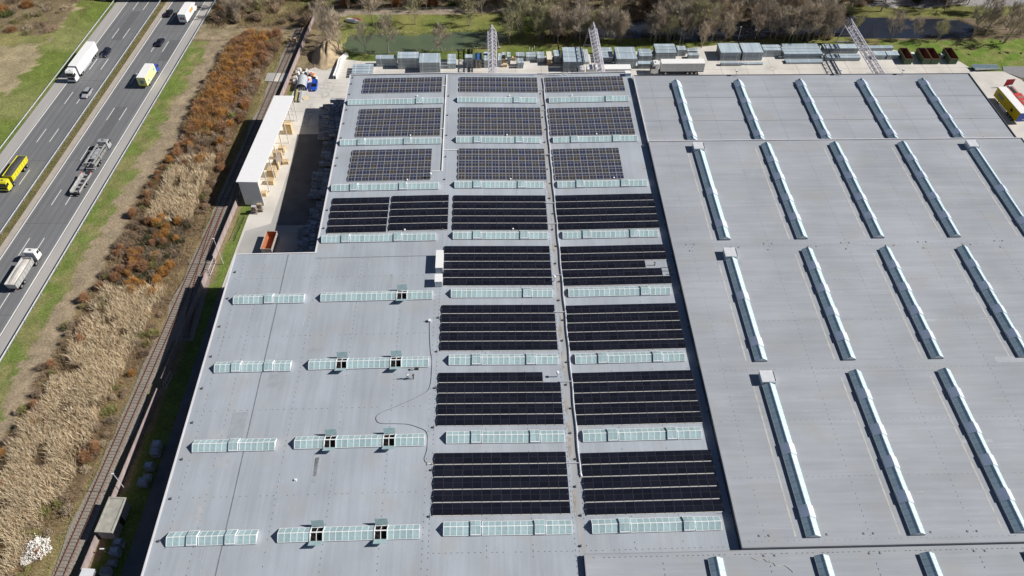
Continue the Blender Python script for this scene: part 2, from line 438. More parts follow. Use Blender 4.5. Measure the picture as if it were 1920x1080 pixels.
paint(ve & (o_ < -93.2 + wob * 1.3), (0.155, 0.195, 0.055), (0.225, 0.215, 0.09), n2)
paint(ve & (o_ < -95.8 + wob) & (n1 > .5), (0.14, 0.19, 0.045), (0.215, 0.21, 0.085), n2)
th = (gx > interp(TL, gy) + wob * .5) & (gx < interp(TR, gy) + wob * .5) & (gy < 229)
paint(th, (0.16, 0.115, 0.07), (0.21, 0.16, 0.085), n2)
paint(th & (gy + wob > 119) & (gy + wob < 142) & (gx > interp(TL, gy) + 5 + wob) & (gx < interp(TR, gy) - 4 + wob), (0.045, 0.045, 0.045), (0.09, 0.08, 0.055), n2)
paint((gx > interp(TR, gy) + wob * .3) & (gx < railx(gy) - 1) & (gy < 232), (0.27, 0.22, 0.115), (0.21, 0.20, 0.085))
paint((gx > railx(gy) + 1) & (gx < railx(gy) + 7) & (gy < 236), (0.235, 0.185, 0.115), (0.25, 0.205, 0.12), n2)
lf = (gx > railx(gy) + 5.3) & (gx < -50) & (gy < 200)
paint(lf, GREEN, (0.15, 0.20, 0.05), n2)
paint((gy > 226) & (gx > -96) & (gx < -58) & (gy < 236 + wob), DIRT, (0.25, 0.21, 0.13), n2)
paint((gy + wob > 236) & (gx > -90) & (gx < -52), GREEN2, (0.24, 0.205, 0.11))
la = (gy > 205) & (gy < 242 + wob * .4) & (gx > -50) & (gx < 20)
paint(la, GREEN, (0.22, 0.215, 0.075), n1)
paint(la & (gy < 219), (0.10, 0.14, 0.035), (0.17, 0.19, 0.06), n2)
paint((gy > 215) & (gx >= 20) & (gx < 135) & (gy < 226.5 + wob * .4), (0.155, 0.185, 0.05), (0.225, 0.20, 0.08), n1)
paint((gy > 205) & (gy < 224 + wob * .3) & (gx >= 128), (0.125, 0.20, 0.035), (0.20, 0.225, 0.07), n2)
paint((gy > 238 + wob * .5) & (gy < 247) & (gx > 98), (0.20, 0.205, 0.07), (0.15, 0.15, 0.055))
paint((gy > 242.3 + gx * .03 + wob * .15) & (gy < 245.5 + gx * .03) & (gx > -52) & (gx < 100), (0.37, 0.31, 0.25), (0.30, 0.245, 0.18), n2)
paint((gy > 245 + wob) & (gx > 130), (0.33, 0.32, 0.32))
gz = (vnoise(gx, gy, 6.0, 5) - .5) * .25 - 0.12
gz += np.where(th, (vnoise(gx, gy, 7.0, 6) - .3) * .9, 0)
dp = inpoly(gx, gy, POND1) | inpoly(gx, gy, POND2)
for sh in ((1, 0), (-1, 0), (0, 1), (0, -1)): pass
gz = np.where(dp, -1.6, gz)
flat = ((o_ > -136) & (o_ < -97)) | ((gx > -78) & (gx < 170) & (gy < 222)) & ~th
gz = np.where(flat & ~dp, -0.10, gz)
bank = (o_ < -134)
gz = np.where(bank, gz + np.clip((-134 - o_) * .12, 0, 1.2), gz)
nx_, ny_ = gx.shape
verts = np.stack([gx, gy, gz], -1).reshape(-1, 3)
ii, jj = np.meshgrid(np.arange(nx_ - 1), np.arange(ny_ - 1), indexing='ij')
q0 = (ii * ny_ + jj).ravel()
faces = np.stack([q0, q0 + ny_, q0 + ny_ + 1, q0 + 1], -1)
def np_mesh(name, verts, faces, m, colors=None, smooth=False):
    me = bpy.data.meshes.new(name)
    k = faces.shape[1]
    me.vertices.add(len(verts)); me.vertices.foreach_set('co', np.ascontiguousarray(verts, np.float32).ravel())
    me.loops.add(faces.size); me.loops.foreach_set('vertex_index', np.ascontiguousarray(faces, np.int32).ravel())
    me.polygons.add(len(faces)); me.polygons.foreach_set('loop_start', np.arange(0, faces.size, k, dtype=np.int32))
    if smooth: me.polygons.foreach_set('use_smooth', np.ones(len(faces), bool))
    me.update(calc_edges=True)
    if colors is not None:
        a = me.color_attributes.new('Col', 'FLOAT_COLOR', 'POINT')
        c4 = np.ones((len(verts), 4), np.float32); c4[:, :3] = colors
        a.data.foreach_set('color', c4.ravel())
    me.materials.append(m)
    return me
GROUND_M = attr_mat('ground cover', 0.95, 2.2, 0.30, 0.35, 0.18, bump=0.25)
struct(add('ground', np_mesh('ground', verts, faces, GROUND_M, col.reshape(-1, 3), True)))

def water_mat(name, c):
    m, nt, b = _new(name)
    L = nt.links.new
    tc = nt.nodes.new('ShaderNodeTexCoord')
    n = nt.nodes.new('ShaderNodeTexNoise'); n.inputs['Scale'].default_value = 0.15; n.inputs['Detail'].default_value = 5
    L(tc.outputs['Object'], n.inputs['Vector'])
    mr = nt.nodes.new('ShaderNodeMapRange'); mr.inputs['To Min'].default_value = 0.75; mr.inputs['To Max'].default_value = 1.25
    L(n.outputs['Fac'], mr.inputs['Value'])
    s = nt.nodes.new('ShaderNodeVectorMath'); s.operation = 'SCALE'; s.inputs[0].default_value = c
    L(mr.outputs[0], s.inputs['Scale']); L(s.outputs[0], b.inputs['Base Color'])
    b.inputs['Roughness'].default_value = 0.12
    n2 = nt.nodes.new('ShaderNodeTexNoise'); n2.inputs['Scale'].default_value = 2.5
    L(tc.outputs['Object'], n2.inputs['Vector'])
    bp = nt.nodes.new('ShaderNodeBump'); bp.inputs['Strength'].default_value = 0.06
    L(n2.outputs['Fac'], bp.inputs['Height']); L(bp.outputs[0], b.inputs['Normal'])
    return m
def grow(poly, d):
    cx = sum(p[0] for p in poly) / len(poly); cy = sum(p[1] for p in poly) / len(poly)
    return [(x + (d if x > cx else -d), y + (d if y > cy else -d)) for x, y in poly]
sheet('pond', grow(POND1, 1.0), -0.40, water_mat('green pond water', (0.105, 0.135, 0.080)))
sheet('pond', grow(POND2, 1.0), -0.40, water_mat('dark pond water', (0.022, 0.028, 0.042)))

# ------------------------------------------------------------------ motorway
Y0, Y1 = 40.0, 330.0
def strip(o0, o1, y0, y1): return [(hx(o0, y0), y0), (hx(o1, y0), y0), (hx(o1, y1), y1), (hx(o0, y1), y1)]
roadA = sheet('road', strip(-132.3, -117.3, Y0, Y1), 0.010, ASPH_A)
sheet('hard_shoulder', strip(-132.2, -128.9, Y0, Y1), 0.014, SHOULD, roadA)
roadB = sheet('road', strip(-115.4, -98.8, Y0, Y1), 0.010, ASPH_B)
sheet('hard_shoulder', strip(-102.0, -98.9, Y0, Y1), 0.014, SHOULD, roadB)
sheet('paved_edge', strip(-115.3, -113.75, Y0, Y1), 0.014, PINKSTRIP, roadB)
for rd, offs, dashes, ph in ((roadA, (-128.6, -117.95), (-124.8, -121.35), 174.0), (roadB, (-113.35, -102.3), (-109.6, -106.1), 183.7)):
    for o in offs: sheet('edge_line', strip(o - .14, o + .14, Y0, Y1), 0.018, PAINT, rd)
    for o in dashes:
        for k in range(-5, 6):
            y = ph + 17.75 * k
            if 88 < y < 262: sheet('lane_dash', strip(o - .09, o + .09, y, y + 5.9), 0.018, PAINT, rd)
JNT = mat('sealed road joint', (0.11, 0.11, 0.115), .8, var=.2)
for rd, a, b_ in ((roadA, -128.4, -118.2), (roadB, -113.1, -102.5)):
    for y in (112, 141.5, 166, 203.5, 231): sheet('sealed_joint', strip(a, b_, y, y + .12), 0.0165, JNT, rd)
RPATCH = mat('road repair', (0.135, 0.138, 0.145), .85, var=.12)
for rd, a, b_, y0, y1 in ((roadB, -109.4, -106.3, 168, 190), (roadA, -124.6, -121.6, 226, 244), (roadB, -106.0, -102.6, 214, 226)): sheet('road_repair', strip(a, b_, y0, y1), 0.0145, RPATCH, rd)
def guardrail(o, side, label, y0=80, y1=262):
    t = thing('guardrail', label, 'guardrail', (hx(o, y0), y0, 0), -math.atan(0.0737))
    Lg = (y1 - y0) * math.hypot(1, .0737)
    b = MB()
    w = side * .16
    b.prism([(w - .02, .46), (w + .02, .46), (w + .07 * side, .54), (w + .02, .61), (w + .07 * side, .68), (w + .02, .77), (w - .02, .77)], 0, Lg)
    b.obj('rail_beam', GALV, t)
    pm = MB().box(-.05, .05, -.04, .04, -.2, .74).mesh('post', GALV)
    for i in range(int(Lg // 4)): add('post', pm, t, (0, 2 + i * 4, 0))
guardrail(-133.0, 1, 'galvanised guardrail along the outer edge of the left carriageway')
guardrail(-117.0, -1, 'galvanised guardrail along the grassy median of the motorway')
guardrail(-98.5, -1, 'galvanised guardrail beside the verge right of the motorway')
# footbridge-like road bridge whose shaded side shows along the top edge
t = thing('road_bridge', 'concrete road bridge crossing the motorway at the top edge', 'bridge', (0, 0, 0))
MB().box(-165, -50, 250.5, 262, 5.4, 6.6).obj('deck', CONC_G, t)
MB().box(-165, -50, 250.2, 250.5, 5.0, 7.4).obj('parapet', CONC_G, t)
MB().box(-113.2 + 5.2, -112.2 + 5.2, 252, 261, -.1, 5.4).obj('pier', CONC_G, t)
MB().box(-132, -130.2, 250.8, 261.5, -.1, 5.4).obj('abutment', CONC_G, t)
MB().box(-88, -86.2, 250.8, 261.5, -.1, 5.4).obj('abutment', CONC_G, t)

# ------------------------------------------------------------------ railway
pts = [(railx(45) - 2.0, 45)] + [(railx(y) - 1.9 + (.35 * math.sin(y * .37) + .2 * math.sin(y * 1.3)), y) for y in range(50, 236, 4)]
pts2 = [(railx(y) + 1.9 + (.4 * math.sin(y * .31 + 1) + .2 * math.sin(y * 1.1)), y) for y in range(234, 48, -4)] + [(railx(45) + 2.0, 45)]
sheet('track_bed', pts + pts2, 0.03, BALLAST)
sheet('track_bed', [(railx(150) + .5, 150), (railx(135) + .6, 135), (railx(104) + .8, 104), (railx(104) + 6.6, 104), (railx(120) + 5.0, 120), (railx(135) + 2.8, 135)], 0.026, BALLAST)
slp = MB().box(-1.25, 1.25, -.13, .13, 0, .12, tx=.03, ty=.02).mesh('sleeper', SLEEPER)
def track(label, cx, y0, y1, step=0.65):
    t = thing('railway_track', label, 'railway', (cx(y0), y0, 0.0))
    ox, oy = cx(y0), y0
    ys = np.arange(y0, y1, step)
    for y in ys:
        a = math.atan((cx(y + .5) - cx(y - .5)))
        add('sleeper', slp, t, (cx(y) - ox, y - oy, .02), (0, 0, -a))
    for s in (-.75, .75):
        b = MB(); prev = None
        rings = []
        for y in np.arange(y0, y1 + 2, 4.0):
            x = cx(y) + s - ox
            rings.append([(x - .07, y - oy, .14), (x + .07, y - oy, .14), (x + .035, y - oy, .29), (x - .035, y - oy, .29)])
        b.loft(rings).obj('rail', RAILST, t)
track('long rusty single railway track running beside the reed thicket', railx, 46, 233)
def sidex(y):
    d = max(0.0, (150 - y) / 46.0)
    return railx(y) + 4.6 * d * d * (1.6 - .6 * d)
track('rusty siding branching off the main track towards the fence gate', sidex, 105, 149)
# plank crossing and buffer stop
t = thing('level_crossing', 'pale concrete slab crossing set into the railway track', 'crossing', (-64.2, 204.3, .0), -.07)
MB().box(-3.4, -1.0, -2.2, 2.2, -.1, .26).obj('slab', CONC_G, t); MB().box(-.62, .62, -2.2, 2.2, -.1, .27).obj('slab', CONC, t); MB().box(1.0, 3.2, -2.2, 2.2, -.1, .26).obj('slab', CONC_G, t)
t = thing('buffer_stop', 'timber buffer stop at the end of the railway track', 'buffer stop', (-62.6, 224.4, 0))
for s in (-.85, .85): MB().box(s - .35, s + .35, -.3, .3, 0, 1.5).obj('buffer_post', WOOD, t)
MB().box(-1.3, 1.3, .32, .5, .8, 1.2).obj('buffer_beam', WOODG, t)

# ------------------------------------------------------------------ yards and paving
sheet('yard', [(-62.3, 119), (-38, 119), (-38, 212.8), (-46, 214.5), (-55, 209), (-58, 201), (-58.6, 192), (-59.5, 150), (-61.0, 143)], 0.02, CONC)
sheet('yard_tarmac', [(-62.0, 119.2), (-38.2, 119.2), (-38.2, 172), (-52.5, 172), (-53.5, 165), (-54.8, 140.5), (-58.2, 139), (-60.6, 138)], 0.026, CONC_G)
sheet('yard_tarmac', [(-53.2, 139.8), (-38.2, 139.8), (-38.2, 176.5), (-53.8, 176.5), (-53.4, 160)], 0.032, TARMAC)
sheet('rear_yard', [(-46, 186), (160, 186), (150, 209.2), (149, 211), (126, 219.5), (104, 221), (75, 221.5), (60, 219), (20, 215.5), (0, 214), (-12, 213.8), (-40, 213), (-46, 212.5)], 0.022, CONC)
sheet('lane', [(-66.2, 20), (-50, 20), (-50, 119.1), (-62.6, 119.1), (-63.6, 88)], 0.02, TARMAC)
sheet('side_yard', [(134, 130), (175, 130), (164, 201), (160.5, 205.4), (148.8, 205.2), (148.2, 194.5), (149.6, 194.3), (148.2, 178), (146, 150)], 0.024, CONC)
sheet('road', [(160.5, 205.2), (164.5, 201.8), (200, 201.5), (200, 208), (161.5, 208.2)], 0.028, mat('side road asphalt', (0.24, 0.24, 0.245), 0.9, var=0.1))
sheet('grass_strip', [(136.5, 130), (148.5, 150), (149.3, 194), (147.6, 194.3), (136.0, 170)], 0.040, mat('side grass', (0.105, 0.15, 0.035), 0.95, var=0.4, scale=1.2))
for i, (a, b) in enumerate((((-46, 197), (150, 197.4)), ((-46, 207), (150, 207.6)))):
    sheet('slab_joint', [(a[0], a[1]), (b[0], b[1]), (b[0], b[1] + .06), (a[0], a[1] + .06)], 0.030, JOINT)
for x in range(-40, 150, 8):
    sheet('slab_joint', [(x, 187), (x + .06, 187), (x + .26, 213), (x + .2, 213)], 0.0335, JOINT)
for y in range(180, 212, 7):
    sheet('slab_joint', [(-58, y), (-40, y + .2), (-40, y + .26), (-58, y + .06)], 0.036, JOINT)
def blotch(name, cx, cy, rx, ry, z, m, seed):
    r = random.Random(seed); p = []
    for i in range(22):
        a = 2 * math.pi * i / 22; k = .65 + .5 * r.random()
        p.append((cx + rx * k * math.cos(a), cy + ry * k * math.sin(a)))
    return sheet(name, p, z, m)
OILM = mat('oil stain on concrete', (0.52, 0.50, 0.46), 0.8, var=0.3)
for i, (x, y, a, b_) in enumerate(((-49, 199, 2.6, 5), (-52, 186, 1.5, 6), (15, 204, 3, 1.5), (70, 203, 4, 1.2), (88, 208, 2, 1.5), (-5, 200, 4, 1.2), (120, 205, 3, 1), (-30, 204.5, 3, .8))):
    blotch('ground_stain', x, y, a, b_, 0.040 + i * .0005, OILM, i)

# ------------------------------------------------------------------ halls
RX = [-56.2, -38.6, -11.0, 14.3, 40.0]; RZ = [10.95, 11.2, 11.6, 11.2, 11.6]
def zr(x): return float(np.interp(x, RX, RZ))
def hall(label, cells, zf, roofm, outer, wallm=WALL, trims=()):
    """cells: rectangles (x0,x1,y0,y1) of roof; outer: wall runs; trims: parapet runs ((x0,y0),(x1,y1),height,material)"""
    t = thing('factory_hall', label, 'building', (0, 0, 0))
    b = MB()
    for x0, x1, y0, y1 in cells:
        b.quad((x0, y0, zf(x0)), (x1, y0, zf(x1)), (x1, y1, zf(x1)), (x0, y1, zf(x0)))
    b.obj('roof', roofm, t)
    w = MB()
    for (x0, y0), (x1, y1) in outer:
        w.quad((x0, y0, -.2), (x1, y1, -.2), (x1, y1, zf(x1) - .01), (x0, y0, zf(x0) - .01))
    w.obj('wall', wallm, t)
    for (x0, y0), (x1, y1), h, wd, m in trims:
        dx, dy = x1 - x0, y1 - y0; l = math.hypot(dx, dy); nx, ny = -dy / l * wd, dx / l * wd
        c = MB().hexa([(x0, y0, zf(x0) - .3), (x1, y1, zf(x1) - .3), (x1 + nx, y1 + ny, zf(x1) - .3), (x0 + nx, y0 + ny, zf(x0) - .3),
                       (x0, y0, zf(x0) + h), (x1, y1, zf(x1) + h), (x1 + nx, y1 + ny, zf(x1) + h), (x0 + nx, y0 + ny, zf(x0) + h)])
        c.obj('parapet', m, t)
    return t
hl = hall('left hall, grey flat roof with two columns of small skylights and no solar panels', [(-56.2, -11.0, 20, 119.2)], zr, ROOF_L,
     [((-56.2, 20), (-56.2, 119.2)), ((-56.2, 119.2), (-38.6, 119.2))],
     trims=(((-56.5, 119.5), (-56.5, 20), .12, .3, TRIM_W), ((-38.75, 119.22), (-56.48, 119.22), .12, -.28, TRIM_W)))
hm = hall('middle hall, long grey roof covered with solar arrays on both sides of a gutter',
     [(-38.6, -11.0, 119.2, 188.4), (-11.0, 14.3, 20, 188.4), (14.3, 40.0, 49.95, 188.4)], zr, ROOF_L,
     [((-38.6, 119.2), (-38.6, 188.4)), ((-38.6, 188.4), (-11.0, 188.4)), ((-11.0, 188.4), (14.3, 188.4)), ((14.3, 188.4), (40, 188.4))],
     trims=(((-38.9, 188.6), (-38.9, 119.3), .12, .3, TRIM_W), ((-11, 188.42), (-38.6, 188.42), .14, -.25, TRIM_W), ((14.3, 188.42), (-11, 188.42), .14, -.25, TRIM_W), ((40, 188.42), (14.3, 188.42), .14, -.25, TRIM_W)))
for x0, x1 in ((-38.5, -11), (-11, 14.3), (14.3, 39.9)):
    MB().hexa([(x0, 188.15, zr(x0) + .01), (x1, 188.15, zr(x1) + .01), (x1, 188.4, zr(x1) + .01), (x0, 188.4, zr(x0) + .01)] + [(x0, 188.15, zr(x0) + .09), (x1, 188.15, zr(x1) + .09), (x1, 188.4, zr(x1) + .09), (x0, 188.4, zr(x0) + .09)]).obj('edge_flashing', TRIM_D, hm)
ZR, ZB, ZF = 12.8, 12.3, 12.0
hr = hall('right hall, large bare grey roof with long ridge skylights running away from the camera', [(40.15, 136.2, 49.95, 155.4)], lambda x: ZR, ROOF_R,
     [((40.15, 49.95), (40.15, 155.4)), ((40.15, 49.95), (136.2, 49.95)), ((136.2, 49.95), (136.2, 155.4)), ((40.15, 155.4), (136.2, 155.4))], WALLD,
     trims=(((40.05, 155.4), (40.05, 49.94), .10, .22, WALL), ((40.3, 155.42), (136.2, 155.42), .28, .2, TRIM_W), ((136.0, 50.2), (136.0, 155.4), .15, -.2, TRIM_D), ((40.3, 49.93), (136.2, 49.93), .05, .2, WALL)))
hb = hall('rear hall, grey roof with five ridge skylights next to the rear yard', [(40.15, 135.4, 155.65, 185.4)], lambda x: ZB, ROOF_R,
     [((40.15, 155.4), (40.15, 185.4)), ((135.4, 155.4), (135.4, 185.4)), ((40.15, 185.4), (135.4, 185.4))], WALLD,
     trims=(((40.05, 185.5), (40.05, 155.7), .35, .22, TRIM_W), ((40.3, 185.42), (135.5, 185.42), .14, .2, TRIM_D), ((135.25, 155.7), (135.25, 185.4), .22, -.2, TRIM_D)))
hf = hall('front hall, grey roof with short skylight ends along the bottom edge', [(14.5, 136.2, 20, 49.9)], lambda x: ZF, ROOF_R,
     [((14.5, 20), (14.5, 49.9)), ((14.5, 49.9), (136.2, 49.9))], WALLD,
     trims=(((14.35, 49.8), (14.35, 20), .08, .2, WALL), ((14.6, 49.9), (40.0, 49.9), .06, -.12, WALL)))
# gutter between the solar fields, expansion joints, stains
g = MB()
g.quad((13.8, 50.1, zr(13.8) + .012), (14.3, 50.1, 11.212), (14.3, 188.1, 11.212), (13.8, 188.1, zr(13.8) + .012))
g.quad((14.3, 50.1, 11.212), (14.75, 50.1, zr(14.75) + .012), (14.75, 188.1, zr(14.75) + .012), (14.3, 188.1, 11.212))
g.obj('gutter_strip', GUTTER, hm)
for i in range(26):
    y = rng.uniform(52, 187); x = rng.uniform(13.6, 14.1); n = 10
    ry = rng.uniform(.5, 2.6); rx = rng.uniform(.12, .38)
    me = bpy.data.meshes.new('silt_stain')
    P = [(x + rx * math.cos(2 * math.pi * k / n) * rng.uniform(.6, 1.2), y + ry * math.sin(2 * math.pi * k / n) * rng.uniform(.6, 1.2)) for k in range(n)]
    me.from_pydata([(a, b_, zr(a) + .018 + i * .0004) for a, b_ in P], [], [tuple(range(n))]); me.materials.append(RUST_STAIN); me.update()
    add('silt_stain', me, hm)
def seam_strip(t, x, y0, y1, z, w, m, name='expansion_joint'):
    return MB().box(x - w / 2, x + w / 2, y0, y1, z - .02, z + .05).obj(name, m, t)
seam_strip(hl, -44.6, 20, 119, zr(-44.6), .16, mat('joint cover', (0.20, 0.21, 0.23), .7, var=.2))
sx = MB().hexa([(x, y, zr(x) + dz) for dz in (0, .045) for x, y in ((-38.5, 117.6), (-11.2, 117.6), (-11.2, 117.75), (-38.5, 117.75))]); sx.obj('expansion_joint', MATS['joint cover'], hm)
for y in (164.6, 174.9): MB().box(40.4, 135.2, y, y + .12, ZB - .01, ZB + .035).obj('expansion_joint', MATS['joint cover'], hb)
# rows of fastener plates along the purlins
def plates(t, runs, m=FASTEN, w=.11, l=.26, gap=1.05):
    b = MB()
    for (x0, y0), (x1, y1), zf in runs:
        d = math.hypot(x1 - x0, y1 - y0); n = int(d / gap); ux, uy = (x1 - x0) / d, (y1 - y0) / d
        for i in range(n):
            if rng.random() < .12: continue
            s = (i + .5 + rng.uniform(-.12, .12)) * gap
            cx, cy = x0 + ux * s, y0 + uy * s
            hx_, hy_ = (l / 2 * ux + w / 2 * abs(uy)), (l / 2 * uy + w / 2 * abs(ux))
            z = zf(cx)
            b.box(cx - abs(hx_), cx + abs(hx_), cy - abs(hy_), cy + abs(hy_), z - .01, z + .03)
    o = b.obj('fastener_plate', m, t); stuff(o)
runs = []
for x in (-53.9, -49.3, -37.4, -28.2, -19.0, -11.9): runs.append(((x, 20), (x, 118.8), zr))
for y in (61.6, 78.9, 96.2, 112.0): runs.append(((-55.5, y), (-12, y), zr))
plates(hl, runs, FASTEN, .08, .22, 1.15)
runs = []
for x in (-10.9, 13.15, 15.0): runs.append(((x, 20 if x < 14 else 51), (x, 187.5), zr))
for x in (-1.4, 6.2, 23.0, 31.0):
    for k in range(8): runs.append(((x, 49.5 + 17.26 * k), (x, 53.3 + 17.26 * k), zr)); runs.append(((x, 56.0 + 17.26 * k), (x, 57.4 + 17.26 * k), zr))
for y in (50.7,): runs += [((-10.5, y), (39.5, y), zr)]
plates(hm, runs, FASTEN, .08, .24, .95)
runs = []
for k in range(12):
    x = 44.3 + 8.68 * k
    if abs((x - 52.1 + 8.68) % 17.36) < 3 or k % 2 == 0: runs.append(((x, 51.2), (x, 154.6), lambda q: ZR))
for y in (62.3, 73.6, 85.0, 97.0, 108.0, 118.2, 131.0, 142.6): runs.append(((41, y), (135.5, y), lambda q: ZR))
runs.append(((41, 51.0), (135, 51.0), lambda q: ZR))
plates(hr, runs, mat('grey fastener plates', (0.17, 0.175, 0.185), .7, var=.2), .06, .22, 1.05)
plates(hb, [((x, 156.4), (x, 184.6), lambda q: ZB) for x in (44.5, 59.2, 76.4, 93.6, 110.8, 127)], FASTEN, .08, .25, .9)
plates(hf, [((x, 22), (x, 49), lambda q: ZF) for x in (27, 44.2, 61.5, 78.8)] + [((15.5, 49.2), (100, 49.2), lambda q: ZF)], FASTEN, .09, .28, .85)
# pale worn lines and streaks beside the skylights of the right hall
SCUF = mat('pale scuff', (0.47, 0.475, 0.48), .9, var=.2)
def scuffs(t, x0, x1, y0, y1, zf, n, horiz, m, seed):
    r = random.Random(seed); b = MB()
    for i in range(n):
        x = r.uniform(x0, x1); y = r.uniform(y0, y1); l = r.uniform(.6, 4.5); w = r.uniform(.03, .08); z = zf + .006 + i * .0001 if not callable(zf) else None
        if horiz: b.quad((x, y, z), (x + l, y + r.uniform(-.05, .05), z), (x + l, y + w, z), (x, y + w, z))
        else:
            b.quad((x, y, zr(x) + .008), (x + w, y, zr(x + w) + .008), (x + w + .05, y + l, zr(x + w + .05) + .008), (x + .05, y + l, zr(x + .05) + .008))
    stuff(b.obj('scuff_marks', m, t))
scuffs(hr, 42, 130, 52, 154, ZR, 170, True, SCUF, 1); scuffs(hb, 42, 130, 157, 184, ZB, 40, True, SCUF, 2)
scuffs(hl, -55, -13, 22, 118, zr, 110, False, SCUF, 3); scuffs(hm, -10, 39, 20, 57, zr, 26, False, SCUF, 4)
for i in range(22):
    pm_ = (mat('membrane repair dark', (0.325, 0.35, 0.385), .8, var=.1), mat('membrane repair pale', (0.385, 0.41, 0.44), .8, var=.1))[i % 2]
    if i < 11:
        x, y, w_, h_ = rng.uniform(-54, -15), rng.uniform(56, 116), rng.choice((1.4, 1.4, 2.8, .7)), rng.uniform(1.5, 7)
        b_ = MB().quad((x, y, zr(x) + .012), (x + w_, y, zr(x + w_) + .012), (x + w_, y + h_, zr(x + w_) + .012), (x, y + h_, zr(x) + .012)); b_.obj('repair_patch', pm_, hl)
    else:
        x, y, w_, h_ = rng.uniform(42, 120), rng.uniform(54, 150), rng.uniform(1.5, 6), rng.choice((1.4, .7, 1.4))
        MB().quad((x, y, ZR + .012), (x + w_, y, ZR + .012), (x + w_, y + h_, ZR + .012), (x, y + h_, ZR + .012)).obj('repair_patch', pm_, hr)
WORN = mat('worn pale membrane', (0.46, 0.455, 0.44), .9, var=.2, scale=.8)

